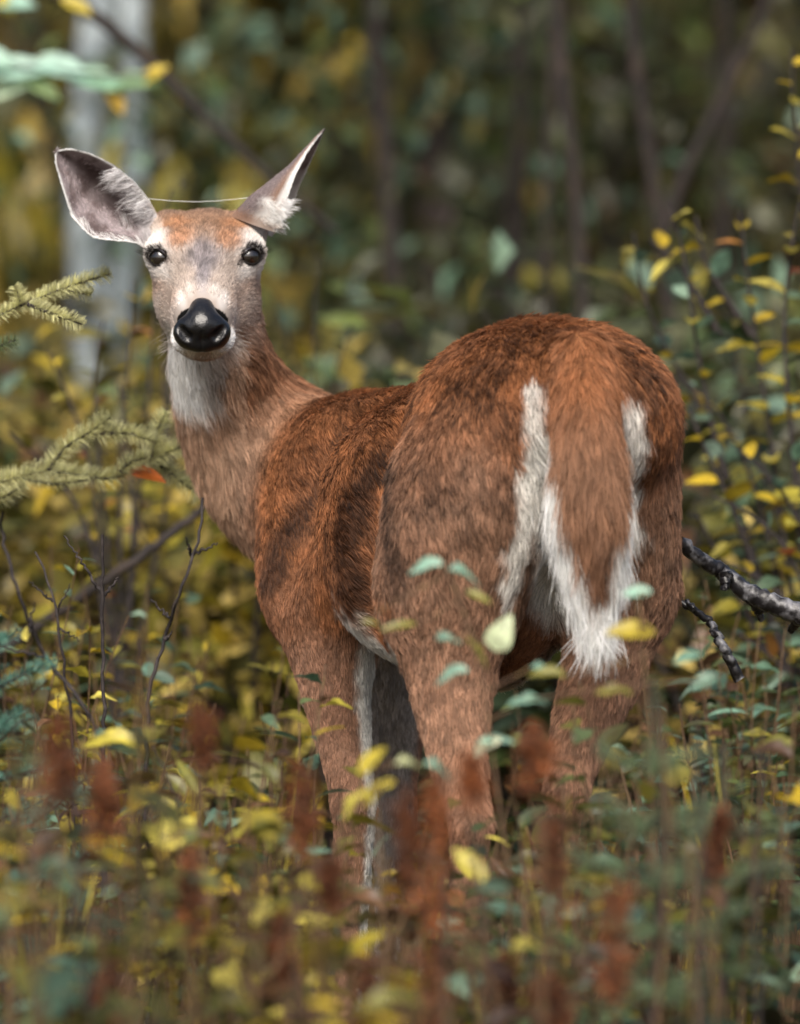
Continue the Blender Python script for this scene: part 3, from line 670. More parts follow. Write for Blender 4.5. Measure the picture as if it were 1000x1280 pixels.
# leaf shapes, one unit long along +Y, folded at the midrib
def leaf_shape(name, w, fold, curl, pw=1.0, mat=None, wav=0.0):
    V, Q = [], []; nr = 7
    for i in range(nr):
        t = i / (nr - 1); ww = w * .5 * math.sin(math.pi * min(1, t ** pw * .97 + .02)) ** .85 + .004; z = -curl * t * t
        for j, s in enumerate((-1, -.5, 0, .5, 1)):
            V.append((ww * s, t, z + abs(s) * ww * fold + wav * math.sin(t * 9 + s * 2) * abs(s) * ww))
    for i in range(nr - 1):
        for j in range(4): a = i * 5 + j; Q.append((a, a + 1, a + 6, a + 5))
    return np.array(V), np.array(Q)
LEAF_V = [leaf_shape('oval', .50, .30, .22, .9), leaf_shape('round', .66, .22, .26, .85), leaf_shape('lance', .28, .35, .35, .95), leaf_shape('wavy', .46, .40, .45, .9, wav=.4), leaf_shape('curled', .52, .75, .75, .9, wav=.3), leaf_shape('narrow', .20, .4, .15, .9), leaf_shape('heart', .74, .3, .4, .62)]
LEAF_M = [mesh_np('leaf', v, q, m_leaf) for v, q in LEAF_V]
PAL = dict(yel=[(206, 180, 52), (192, 164, 42), (174, 162, 58), (154, 140, 46), (210, 196, 92)], olv=[(108, 106, 42), (88, 90, 36), (128, 120, 48), (78, 76, 34)],
           teal=[(112, 146, 124), (92, 122, 98), (138, 166, 142), (84, 106, 80), (100, 116, 74)], grn=[(66, 86, 48), (82, 102, 56), (56, 72, 44), (98, 110, 58)],
           dk=[(72, 76, 50), (84, 84, 54), (60, 62, 42), (96, 98, 68)], org=[(164, 96, 50), (140, 78, 44), (178, 124, 62)], gold=[(196, 172, 92), (176, 156, 80), (210, 186, 104), (152, 138, 70)], brn=[(98, 70, 48), (78, 54, 38), (122, 88, 58)])
def pick(spec, rd):
    """spec: {'yel': .6, 'teal': .4} -> linear colour"""
    r = rd.random() * sum(spec.values())
    for k, w in spec.items():
        r -= w
        if r <= 0: break
    c = lin(*rd.choice(PAL[k])); return c * rd.uniform(.35, 1.25)
def pick_many(spec, n, g):
    ks = list(spec); w = np.array([spec[k] for k in ks], float); i = g.choice(len(ks), n, p=w / w.sum()); out = np.zeros((n, 3))
    for j, k in enumerate(ks):
        m = i == j; tab = np.array([lin(*c) for c in PAL[k]]); out[m] = tab[g.randint(0, len(tab), m.sum())]
    return out * g.uniform(.45, 1.2, n)[:, None]
def basis(d, up):
    dx, dy, dz = float(d[0]), float(d[1]), float(d[2]); l = math.sqrt(dx * dx + dy * dy + dz * dz) or 1e-9; dx /= l; dy /= l; dz /= l; ux, uy, uz = float(up[0]), float(up[1]), float(up[2])
    x0, x1, x2 = dy * uz - dz * uy, dz * ux - dx * uz, dx * uy - dy * ux; l = math.sqrt(x0 * x0 + x1 * x1 + x2 * x2) or 1e-6; x0 /= l; x1 /= l; x2 /= l
    return np.array([[x0, dx, x1 * dz - x2 * dy], [x1, dy, x2 * dx - x0 * dz], [x2, dz, x0 * dy - x1 * dx]])
def put_leaf(parent, base, pos, direction, up, size, col, shape):
    o = bpy.data.objects.new('leaf', LEAF_M[shape]); COL.objects.link(o); o.parent = parent
    B = basis(direction, up) * size; M = Matrix([[*B[0], pos[0] - base[0]], [*B[1], pos[1] - base[1]], [*B[2], pos[2] - base[2]], [0, 0, 0, 1]]); o.matrix_local = M
    o.color = (*np.clip(col, 0, 1), 1)
    return o
class Leaves:
    """leaves joined into one mesh with a colour per leaf"""
    def __init__(s): s.V, s.Q, s.C, s.o = [], [], [], 0
    def add(s, pos, direction, up, size, col, shape, coarse=False):
        v, q = LEAF_V[shape]
        if coarse: v = v[[0, 2, 4, 15, 17, 19, 30, 32, 34]]; q = np.array([(0, 1, 4, 3), (1, 2, 5, 4), (3, 4, 7, 6), (4, 5, 8, 7)])
        s.V.append(v @ (basis(direction, up) * size).T + pos); s.Q.append(q + s.o); s.C.append(np.tile(col, (len(v), 1))); s.o += len(v)
    def add_many(s, pos, direction, up, size, col, shape):
        """many coarse leaves at once"""
        d = nrm(direction); x = nrm(np.cross(d, up)); z = np.cross(x, d); B = np.stack([x, d, z], -1) * np.asarray(size)[:, None, None]; T = np.stack([v[[0, 2, 4, 15, 17, 19, 30, 32, 34]] for v, q in LEAF_V])[np.asarray(shape)]
        V = np.einsum('nij,nkj->nki', B, T) + np.asarray(pos)[:, None]; n = len(V); q = np.array([(0, 1, 4, 3), (1, 2, 5, 4), (3, 4, 7, 6), (4, 5, 8, 7)])
        s.V.append(V.reshape(-1, 3)); s.Q.append((q[None] + (np.arange(n) * 9)[:, None, None]).reshape(-1, 4) + s.o); s.C.append(np.repeat(col, 9, 0)); s.o += n * 9
    def mesh(s, name, mat): return mesh_np(name, np.concatenate(s.V), np.concatenate(s.Q), mat, True, np.concatenate(s.C))
def wander(a, b, n, amp, rd, sag=0.0):
    a, b = np.array(a, float), np.array(b, float); t = np.linspace(0, 1, n)[:, None]; p = a + (b - a) * t
    for k in (1, 2, 3): p += np.array([rd.uniform(-1, 1) for _ in range(3)]) * amp / k * np.sin(math.pi * k * t)
    p[:, 2] += sag * np.sin(math.pi * t[:, 0]); return p
def stem_obj(parent, base, pts, r0, r1, mat, name='stem', seg=6):
    pts = np.asarray(pts); V, Q = tube(pts, np.linspace(r0, r1, len(pts)), seg); return link(name, mesh_np(name, V - base, Q, mat), parent)
def along(pts, t):
    pts = np.asarray(pts); L = np.r_[0, np.cumsum(np.linalg.norm(np.diff(pts, axis=0), axis=1))]; x = t * L[-1]
    p = np.array([np.interp(x, L, pts[:, i]) for i in range(3)]); i = min(np.searchsorted(L, x, 'right') - 1, len(pts) - 2); return p, nrm(pts[i + 1] - pts[i])
def randu(rd): return nrm(np.array([rd.gauss(0, 1) for _ in range(3)]))
def leaf_pose(tan, rd, k):
    side = nrm(np.cross(tan, [0, 0, 1.0]) + 1e-4); ang = k * 2.4 + rd.uniform(-.5, .5); up2 = np.cross(side, tan)
    out = side * math.cos(ang) + up2 * math.sin(ang); d = nrm(out * .85 + tan * .45 + np.array([0, 0, .10 - .3 * rd.random()]) + randu(rd) * .15); up = nrm(np.array([0, 0, 1.0]) + randu(rd) * .55)
    return d, up
# ------------------------------------------------------------------ plants
def in_view(p, m=40):
    q = p - CAM; d = q @ FWD; x = 500 + q @ RGT / d * F; y = 640 - q @ UPV / d * F; return -m < x < 1000 + m and -m < y < 1280 + m
def plant(name, label, cat, group, base, stems, spec, size, gap, shape, rd, single=True, start=.25, r0=.0025, bark=None):
    """stems: list of point lists.  Every leaf in view is a part; the others are joined"""
    root = empty(name, base); tag(root, label, cat, group); extra = Leaves(); k = 0; cnt = 0
    for pts in stems:
        L = np.sum(np.linalg.norm(np.diff(np.asarray(pts), axis=0), axis=1)); stem_obj(root, base, pts, r0, r0 * .35, bark or m_stem)
        n = max(3, int(L * (1 - start) / gap))
        for i in range(n):
            t = start + (1 - start) * (i + rd.uniform(0, .6)) / n; p, tan = along(pts, min(t, 1)); d, up = leaf_pose(tan, rd, k); k += 1
            sz = size * rd.uniform(.6, 1.2) * (1 - .3 * max(0, t - .7)); c = pick(spec, rd); sh = rd.choice(shape)
            if single and cnt < 290 and in_view(p): put_leaf(root, base, p, d, up, sz, c, sh); cnt += 1
            else: extra.add(p - base, d, up, sz, c, sh, True)
    if extra.V: o = link('foliage', extra.mesh('foliage', m_foli), root); tag(o, kind='stuff')
    return root
def g0(px, d): q = P(px, 640, d); return np.array([q[0], q[1], 0.0])
def at_z(px, py, d): return P(px, py, d)[2]
# --- what stands where: the top line that front plants may reach, by picture column
YL = lambda px: float(np.interp(px, [-200, 0, 200, 300, 345, 400, 560, 640, 700, 850, 900, 1000, 1200], [820, 820, 850, 860, 930, 1000, 1010, 1010, 980, 880, 830, 810, 800]))
DOM = dict(left=dict(yel=.30, teal=.28, olv=.24, brn=.16), mid=dict(yel=.66, olv=.2, brn=.14), right=dict(teal=.28, grn=.24, olv=.18, dk=.14, yel=.10, brn=.08))
TINT = dict(yel='bright yellow', teal='pale blue-green', olv='dull olive', brn='withered brown', grn='plain green', dk='dark green')
WHERE = dict(left='growing among the bare twigs beside the deer\'s chest', mid='growing before the deer\'s left legs', right='growing below the deer\'s tail and the wet branch')
rd = random.Random(21)
near = []
def near_plant(px, d, top=None, kind=None, single=True, nst=None, size=None):
    base = g0(px, d); kind = kind or ('left' if px < 330 else 'mid' if px < 560 else 'right')
    h = at_z(px, top if top else YL(px) + 60 * rd.random() + 110 * rd.random() ** 2, d); h = max(.18, h); stems = []
    for i in range(nst or rd.randint(3, 5)):
        a = rd.uniform(0, 6.28); r = rd.uniform(.03, .16) * h / .5; hh = h * rd.uniform(.72, 1.0)
        stems.append(wander(base + [rd.uniform(-.02, .02), rd.uniform(-.02, .02), -.01], base + np.array([math.cos(a) * r, math.sin(a) * r, hh]), 9, .02, rd))
    r = rd.random() * sum(DOM[kind].values()); dom = None
    for dom, w in DOM[kind].items():
        r -= w
        if r <= 0: break
    spec = {dom: .75}; spec.update({k: spec.get(k, 0) + w * .3 for k, w in DOM[kind].items()})
    size = size or rd.uniform(.032, .052) * (1.0 if d > 6.55 else 1.3); big = size > .05
    lab = 'low shrub with %s%s leaves ' % ('large ' if big else 'small ', TINT[dom]) + WHERE[kind]
    return plant('low_shrub', lab, 'shrub', ('large-' if big else 'small-') + 'leaved ' + TINT[dom] + ' shrubs ' + kind, base, stems, spec, size, size * (.75 if d > 6.55 else .85), rd.choice([(0, 0, 3, 4), (1, 6, 4), (2, 5, 2, 3), (0, 1, 3), (3, 4, 0), (2, 2, 3)]), rd, single, start=.46)
def blocked(px, d): return 6.88 < d < 8.1 and 250 < px < 900
for i in range(16): near_plant(rd.uniform(-40, 330), rd.uniform(7.9, 9.3), top=rd.uniform(640, 780))
for i in range(12): near_plant(rd.uniform(840, 1060), rd.uniform(7.9, 9.2), top=rd.uniform(690, 830))
for i in range(10): near_plant(rd.uniform(380, 860), rd.uniform(8.3, 9.0), top=rd.uniform(820, 900), kind='right')
for px, d, t in ((585, 6.45, 1000), (620, 6.3, 1020), (560, 6.6, 1040), (690, 6.5, 930), (720, 6.35, 960), (650, 6.6, 985), (480, 6.55, 1010), (420, 6.6, 1010), (755, 6.55, 890), (830, 6.4, 860), (520, 6.3, 1060), (350, 6.75, 900), (310, 6.8, 840), (880, 6.5, 830), (940, 6.4, 810), (60, 6.5, 830), (150, 6.45, 850), (240, 6.5, 850)): near_plant(px, d, top=t, nst=5)
n = 0
while n < 70:
    d = rd.choice([rd.uniform(5.4, 6.6), rd.uniform(5.7, 6.85), rd.uniform(6.6, 8.8)]); px = rd.uniform(-60, 1060)
    if blocked(px, d): continue
    near_plant(px, d); n += 1
for i in range(26):                                        # beside the frame
    d = rd.uniform(4.5, 9); px = rd.choice([rd.uniform(-900, -90), rd.uniform(1090, 1900)]); near_plant(px, d, top=rd.uniform(760, 950), single=False)
# --- sprigs in front of the haunch, leaf by leaf
def sprig(label, d, stem, leaves, spec, base_px, cat='shrub'):
    base = g0(base_px, d); rdd = random.Random(int(base_px)); root = empty('leafy_sprig', base); tag(root, label, cat)
    pts = [base + [0, 0, -.01]] + [P(x, y, d) for x, y in stem]; cur = resample(pts, 24); stem_obj(root, base, cur, .0026, .0014, m_stem)
    for (x, y, ang, L, c, sh) in leaves:
        p = P(x, y, d); j = cur[np.argmin(np.linalg.norm(cur - p, axis=1))]; a = math.radians(ang); dr = np.array([math.cos(a), rdd.uniform(-.5, .3), math.sin(a)])
        st = p - nrm(dr) * L * .5
        if np.linalg.norm(st - j) > .004: stem_obj(root, base, wander(j, st, 5, .004, rdd), .0014, .0009, m_stem, 'leaf_stalk', 5)
        put_leaf(root, base, st, dr, nrm(np.array([rdd.uniform(-.5, .5), -.55 + rdd.uniform(-.3, .3), .75])), L, lin(*c) * rdd.uniform(.75, 1), {0: rdd.choice((0, 3, 4)), 1: rdd.choice((1, 6)), 2: 2, 3: 3}[sh])
T1, T2, Y1, O1 = (150, 190, 168), (120, 160, 138), (196, 190, 92), (140, 136, 56)
sprig('thin sprig with pale blue-green leaves hanging before the deer\'s left thigh', 6.15, [(640, 1120), (618, 960), (596, 800), (560, 716)],
      [(536, 703, 172, .030, T1, 0), (576, 711, 8, .030, T2, 0), (500, 779, 175, .036, O1, 2), (462, 776, 5, .020, O1, 2), (626, 792, 70, .038, (196, 208, 166), 1), (566, 838, 178, .032, T1, 0), (556, 795, 20, .022, T2, 0),
       (596, 742, -12, .030, O1, 2), (600, 812, -40, .040, O1, 2), (676, 832, 10, .022, T2, 0), (650, 876, 180, .026, T2, 0), (604, 932, 200, .040, (222, 224, 190), 3), (622, 922, 10, .040, T1, 2)], {}, 650)
sprig('thin sprig with one blue-green leaf and a yellow leaf under the deer\'s tail', 6.1, [(820, 1100), (812, 900), (800, 780), (797, 742)],
      [(796, 739, 178, .030, T1, 0), (790, 787, 172, .050, (168, 150, 46), 0), (858, 820, 30, .030, T2, 1), (664, 872, 10, .026, T2, 0), (690, 838, 150, .030, O1, 0), (880, 850, 200, .030, T2, 0), (770, 860, 160, .034, O1, 3)], {}, 824)
sprig('sprig of large pale leaves standing over the yellow shrub', 5.9, [(480, 1180), (474, 1040), (466, 960)],
      [(462, 950, 60, .036, (220, 200, 70), 1), (512, 950, 20, .030, (196, 200, 150), 0), (545, 955, 0, .024, T2, 0), (470, 985, 200, .040, (206, 190, 70), 3), (440, 1000, 210, .036, (214, 202, 86), 3)], {}, 482)
# --- bright out-of-focus leaves close to the lens at the bottom
near_plant(445, 4.9, top=1165, kind='mid', nst=6, size=.052); near_plant(395, 5.1, top=1130, kind='mid', nst=6, size=.048); near_plant(500, 5.1, top=1190, kind='mid', nst=5, size=.05)
near_plant(390, 5.9, top=1030, kind='mid', nst=6); near_plant(440, 5.8, top=1050, kind='mid', nst=6); near_plant(350, 6.2, top=960, kind='mid', nst=5); near_plant(300, 6.6, top=770, kind='mid', nst=4)
near_plant(300, 5.0, top=1120, kind='left', nst=5, size=.05); near_plant(180, 4.8, top=1120, kind='left', nst=5, size=.05); near_plant(60, 4.9, top=1110, kind='left', nst=5, size=.05)
ZN = [(200, 'below the bare twigs'), (330, 'left of the deer\'s forelegs'), (470, 'before the deer\'s forelegs'), (600, 'before the deer\'s left hind leg'), (740, 'between the deer\'s hind legs and the spruce sapling'), (2000, 'around the small spruce saplings')]
def zone(px): return next(z for x, z in ZN if px < x)
# --- steeple-shaped dry seed heads
def seed_head(name, label, px, py0, py1, d, wpx, bright, rdd):
    base = g0(px + rdd.uniform(-25, 25), d); root = empty('dry_flower_spire', base); top = P(px, py0, d); low = P(px + rdd.uniform(-6, 6), py1, d); z = zone(px); tag(root, label + ' ' + z, 'seed head', 'rusty seed heads ' + z)
    pts = resample([base + [0, 0, -.01], (base + low) / 2 + [rdd.uniform(-.02, .02), 0, 0], low, top], 16); stem_obj(root, base, pts, .0028, .0012, m_stem)
    fl = Leaves(); n = 520; w = wpx * d / F * .62
    lobes = [(rdd.uniform(.05, .75), rdd.uniform(0, 6.28), rdd.uniform(.4, 1)) for _ in range(9)]
    g = np.random.RandomState(rdd.randint(0, 1 << 30)); t = g.rand(n) ** .8; a = g.uniform(0, 6.28, n); r = w * (1 - t) ** .55 * np.sqrt(g.rand(n)) * .75
    p = low + (top - low) * t[:, None] + np.stack([np.cos(a) * r, np.sin(a) * r, a * 0], -1); lb = np.array(lobes)[g.randint(0, len(lobes), n)]; q = g.rand(n)
    p2 = low + (top - low) * (lb[:, 0] + q * .22)[:, None] + np.stack([np.cos(lb[:, 1]), np.sin(lb[:, 1]), q * 0], -1) * (w * lb[:, 2] * (.2 + q) * (1 - lb[:, 0]) ** .4)[:, None] + nrm(g.normal(size=(n, 3))) * w * .22
    p = np.where((np.arange(n) % 2 == 0)[:, None], p2, p); tab = np.array([lin(*c) for c in ((124, 70, 36), (96, 56, 31), (146, 82, 40), (70, 44, 28))])
    fl.add_many(p - base, g.normal(size=(n, 3)), g.normal(size=(n, 3)), g.uniform(.005, .011, n), tab[g.randint(0, 4, n)] * (1.1 * bright * g.uniform(.6, 1.25, n))[:, None], np.full(n, 3))
    link('seed_head', fl.mesh('seed_head', m_seed), root)
rs = random.Random(8); SL = 'rust-brown steeple-shaped seed head in the undergrowth'
for (px, a, b, d, w, br) in [(72, 900, 1010, 5.33, 52, .8), (132, 950, 1060, 5.46, 56, 1.1), (372, 960, 1070, 5.35, 44, .9), (545, 960, 1190, 5.39, 66, 1.5), (508, 985, 1130, 5.52, 40, .7), (665, 905, 1000, 5.51, 66, 1.25), (592, 945, 1010, 5.33, 34, 1.4),
        (690, 1010, 1150, 5.43, 60, .7), (765, 1100, 1260, 5.31, 70, .9), (545, 1180, 1330, 5.39, 56, .9), (690, 1220, 1340, 5.43, 70, .7), (240, 1060, 1180, 5.65, 40, .9), (412, 1075, 1140, 5.41, 34, .8), (250, 880, 960, 5.46, 30, .8), (630, 1190, 1300, 5.70, 46, .5), (460, 1200, 1320, 5.42, 44, .6), (900, 1010, 1100, 5.67, 40, .7), (140, 1200, 1300, 5.61, 50, .7), (350, 1140, 1230, 5.66, 40, .8)]:
    seed_head('s', SL, px, a, b, d, w, br, rs)
# --- bare dark twigs
def twig(label, d, lines, r0=.0022, mat=None, name='bare_twig', to_ground=True):
    x0, y0 = lines[0][0]; base = g0(x0, d) if to_ground else P(x0, y0, d); root = empty(name, base); tag(root, label, 'twig' if name == 'bare_twig' else 'branch'); rdd = random.Random(int(x0 * 7 + y0))
    for i, ln in enumerate(lines):
        pts = [P(x, y, d + (rdd.uniform(-.03, .03) if j else 0)) for j, (x, y) in enumerate(ln)]
        if i == 0 and to_ground: pts = [base + [0, 0, -.02]] + pts
        c = resample(pts, 8 * len(pts)); c[1:-1] += np.array([[rdd.gauss(0, .0012) for _ in range(3)] for _ in range(len(c) - 2)])
        stem_obj(root, base, c, r0 * 1.5 if i == 0 else r0 * .85, r0 * .7 if i == 0 else r0 * .35, mat or m_twig, 'main_stem' if i == 0 else 'side_twig', 7)
twig('dark bare twig forked near its tip beside the deer\'s chest', 7.15, [[(183, 872), (205, 800), (226, 738), (240, 695), (254, 655), (253, 622)], [(239, 695), (232, 672)], [(240, 695), (272, 678)], [(212, 772), (188, 750)], [(205, 800), (215, 790)]], .0024)
twig('long dark bare twig leaning away from the blue-green spruce', 6.9, [[(128, 922), (98, 872), (58, 820), (36, 780), (16, 720), (0, 660), (4, 640)], [(58, 822), (20, 815), (-10, 800)], [(38, 790), (42, 755)]], .0026)
twig('straight upright bare twig with a pale side shoot', 7.3, [[(132, 1060), (130, 900), (128, 800), (128, 740), (128, 668)], [(128, 742), (100, 700), (80, 670)], [(130, 745), (148, 722)]], .0026)
twig('greyish bare twig with a forked crown behind the leaning twig', 7.7, [[(90, 900), (75, 790), (62, 730), (44, 690)], [(66, 752), (36, 726)], [(70, 770), (88, 730)], [(72, 785), (100, 800)]], .002)
twig('dark wiry twig crossing the shrub low beside the seed heads', 6.7, [[(215, 1180), (205, 1090), (180, 1045)], [(205, 1090), (228, 1010), (190, 930)], [(180, 1048), (215, 985)], [(200, 1000), (172, 1040)]], .003)
twig('thin red-brown twig arching over dead leaves in the foreground', 6.2, [[(88, 1115), (98, 1078), (140, 1100), (190, 1160)], [(98, 1078), (92, 1110)]], .0022)
twig('slim dark twig curving up out of the foreground leaves', 6.6, [[(4, 1120), (10, 1060), (25, 1010), (24, 1000)], [(128, 1060), (95, 1020), (80, 960)]], .002)
# wet fallen branch to the right of the deer
twig('thick wet dark branch with pale lichen beside the deer\'s right haunch', 7.55, [[(1090, 800), (1000, 768), (960, 752), (930, 738), (900, 712), (870, 696), (848, 676)], [(940, 742), (952, 775)], [(908, 718), (904, 738)], [(1000, 765), (990, 790)]], .0115, m_wet, 'fallen_branch', False)
twig('thin curved dark branch under the wet lichen branch', 7.5, [[(925, 850), (905, 810), (885, 775), (862, 758), (826, 745)], [(866, 760), (858, 750)]], .005, m_wet, 'fallen_branch', False)
twig('blurred dark pole leaning through the shrubs behind the deer\'s neck', 8.9, [[(-40, 840), (60, 775), (150, 715), (250, 640), (330, 570), (420, 500)]], .0065, m_trunk, 'leaning_branch', False)
# --- shrub to the right, behind the rump
rd = random.Random(5); base = g0(990, 9.0)
def curve_px(pp, d): return resample([P(x, y, d) for x, y in pp], 14)
st = [curve_px(pp, d) for pp, d in [([(1010, 900), (960, 520), (930, 330), (925, 262)], 9.0), ([(1000, 900), (905, 600), (868, 440), (860, 300), (835, 250)], 8.9), ([(1010, 900), (880, 500), (800, 400), (792, 290)], 9.1), ([(1020, 880), (985, 500), (975, 380), (1000, 250)], 8.8),
        ([(1010, 900), (950, 620), (900, 500), (850, 470)], 9.0), ([(1000, 880), (920, 640), (880, 560), (860, 510)], 8.8), ([(1040, 860), (1000, 640), (960, 590), (920, 560)], 8.7), ([(980, 860), (900, 700), (870, 640)], 8.9), ([(900, 420), (850, 330), (812, 300)], 9.0), ([(940, 420), (880, 330), (870, 270)], 9.0), ([(1050, 900), (1010, 300), (985, 120), (990, 60)], 9.1)]]
plant('tall_shrub', 'tall leggy shrub with yellow-green leaves behind the deer\'s rump', 'shrub', None, base, st, dict(yel=.62, olv=.12, teal=.24, org=.02), .050, .030, (0, 1, 0, 3), rd, True, .12, .006, m_twig)
base = g0(1060, 8.6); st = [curve_px(pp, 8.6) for pp in ([(1060, 1000), (1000, 700), (950, 640), (890, 620)], [(1060, 1000), (1020, 800), (960, 720), (900, 700)], [(1060, 1000), (980, 830), (920, 790)], [(1080, 1000), (1010, 620), (985, 560)])]
plant('tall_shrub', 'dark shrub with few olive leaves behind the wet lichen branch', 'shrub', None, base, st, dict(olv=.5, teal=.3, yel=.12, org=.1), .040, .03, (0, 1), rd, True, .1, .005, m_twig)
# --- slender shrub between the head and the rump
base = g0(415, 9.4); st = [curve_px(pp, 9.4) for pp in ([(415, 900), (400, 560), (388, 430), (398, 322)], [(412, 900), (405, 560), (420, 440), (440, 405)], [(415, 900), (380, 560), (362, 480)], [(415, 900), (425, 540), (402, 480)])]
plant('tall_shrub', 'slender shrub with small tan and pale yellow leaves behind the deer\'s neck', 'shrub', None, base, st, dict(yel=.4, olv=.25, org=.25, teal=.1), .026, .05, (0, 1), rd, True, .42, .004, m_twig)
# --- shrubs behind the head on the left
base = g0(150, 9.3); st = [curve_px(pp, d) for pp, d in [([(150, 900), (150, 560), (165, 420), (168, 350)], 9.3), ([(140, 900), (120, 600), (90, 500), (60, 440)], 9.2), ([(150, 900), (180, 560), (190, 420), (200, 330)], 9.4), ([(150, 900), (110, 640), (40, 560), (10, 540)], 9.1), ([(150, 900), (130, 620), (110, 470), (130, 400)], 9.3), ([(150, 900), (170, 640), (150, 480)], 9.2), ([(155, 900), (210, 620), (225, 500)], 9.5), ([(210, 600), (200, 260), (214, 235)], 9.6)]]
plant('tall_shrub', 'shrub with small pinkish tan and yellow leaves behind the deer\'s face', 'shrub', None, base, st, dict(yel=.35, olv=.3, org=.1, brn=.1), .034, .042, (0, 1), rd, True, .2, .006, m_twig)
# --- leafy branch high on the left, in front of the birch
base = P(-60, -60, 11.0); root = empty('overhanging_branch', base); tag(root, 'dark leaning branch with blurred teal and yellow leaves crossing before the pale birch', 'branch')
c = resample([base, P(30, -25, 11.0), P(110, 10, 11.0), P(180, 70, 11.0), P(250, 140, 11.0), P(340, 225, 11.0), P(420, 290, 11.0)], 24); stem_obj(root, base, c, .016, .006, m_trunk, 'main_stem', 8)
c2 = resample([P(-80, 95, 10.6), P(0, 78, 10.6), P(90, 92, 10.6), P(190, 95, 10.6)], 12); stem_obj(root, base, np.r_[c[:3] * .5 + c2[:1] * .5, c2], .005, .002, m_twig, 'side_twig')
for (x, y, a, L, cl) in [(20, 85, 12, .12, (170, 205, 188)), (75, 82, -8, .11, (160, 198, 180)), (120, 98, -4, .11, (130, 170, 140)), (165, 100, 10, .09, (120, 150, 110)), (190, 92, 40, .06, (200, 176, 60)), (145, 122, -60, .06, (196, 160, 60)), (10, 110, 30, .09, (180, 200, 170)), (15, 2, 5, .08, (150, 190, 170)), (95, 5, -20, .06, (196, 176, 60)), (-20, 70, 0, .12, (160, 195, 175)), (50, 105, -25, .08, (150, 175, 120)), (5, 2, 120, .06, (206, 180, 60))]:
    an = math.radians(a); dr = np.array([math.cos(an), -.3, math.sin(an)]); put_leaf(root, base, P(x, y, 10.6) - nrm(dr) * L * .5, dr, nrm(np.array([0, -.7, .7])), L, lin(*cl), 0)
# --- one orange leaf caught in the spruce
o = bpy.data.objects.new('fallen_leaf', LEAF_M[1]); COL.objects.link(o); B = basis(np.array([1, -.2, -.05]), nrm(np.array([.2, -.45, .8]))) * .05; p = P(160, 590, 7.96)
o.matrix_world = Matrix([[*B[0], p[0]], [*B[1], p[1]], [*B[2], p[2]], [0, 0, 0, 1]]); o.color = (*lin(196, 104, 40), 1); tag(o, 'bright orange fallen leaf caught on the spruce bough', 'leaf')

# --- dry grass tufts and dead stalks
rd = random.Random(91)
for i, (px, d, t) in enumerate([(335, 6.7, 930), (700, 6.2, 1000), (930, 6.6, 880), (60, 6.3, 1000), (520, 6.75, 1060), (850, 5.9, 1010), (230, 6.1, 980), (610, 6.0, 1120)]):
    base = g0(px, d); h = at_z(px, t, d); V, Q, C, o = [], [], [], 0
    for k in range(16):
        a = rd.uniform(0, 6.28); r = rd.uniform(.05, .22) * h; c = resample([base + [rd.uniform(-.015, .015), rd.uniform(-.015, .015), -.01], base + np.array([math.cos(a) * r * .35, math.sin(a) * r * .35, h * .6]), base + np.array([math.cos(a) * r, math.sin(a) * r, h * rd.uniform(.7, 1)])], 8)
        w = nrm(np.cross(nrm(c[-1] - c[0]), randu(rd))) * np.linspace(.003, .0006, 8)[:, None]; V.append(np.stack([c - w, c + w], 1).reshape(-1, 3) - base); Q.append(np.array([(2 * j, 2 * j + 1, 2 * j + 3, 2 * j + 2) for j in range(7)]) + o); C.append(np.tile(pick(dict(yel=.5, olv=.5, brn=.2), rd), (16, 1))); o += 16
    root = empty('grass_tuft', base); tag(root, 'tuft of thin yellowing grass blades ' + zone(px), 'grass', 'grass tufts ' + zone(px)); b = link('blades', mesh_np('blades', np.concatenate(V), np.concatenate(Q), m_foli, True, np.concatenate(C)), root); tag(b, kind='stuff')
for i, (px, d, t) in enumerate([(872, 5.6, 900), (790, 5.5, 880), (612, 5.7, 1040), (500, 5.6, 1000), (120, 5.4, 930), (40, 5.6, 890), (330, 5.5, 1010), (950, 5.7, 930), (725, 5.4, 1010), (205, 5.5, 1010), (430, 5.4, 1040), (560, 5.3, 1090), (905, 5.3, 1050), (270, 5.3, 1090)]):
    base = g0(px, d); root = empty('dry_stalk', base); tag(root, 'bare upright dead stalk standing ' + zone(px), 'stalk', 'dead stalks ' + zone(px)); z = at_z(px, t, d)
    stem_obj(root, base, wander(base + [0, 0, -.01], base + np.array([rd.uniform(-.05, .05), rd.uniform(-.05, .05), z]), 10, .015, rd), .0035, .0018, rd.choice((m_stem, m_twig)), 'stem')
    p = base + np.array([0, 0, z * .7]); stem_obj(root, base, wander(p, p + np.array([rd.uniform(-.06, .06), rd.uniform(-.05, .05), z * .2]), 6, .008, rd), .002, .001, m_stem, 'side_twig')
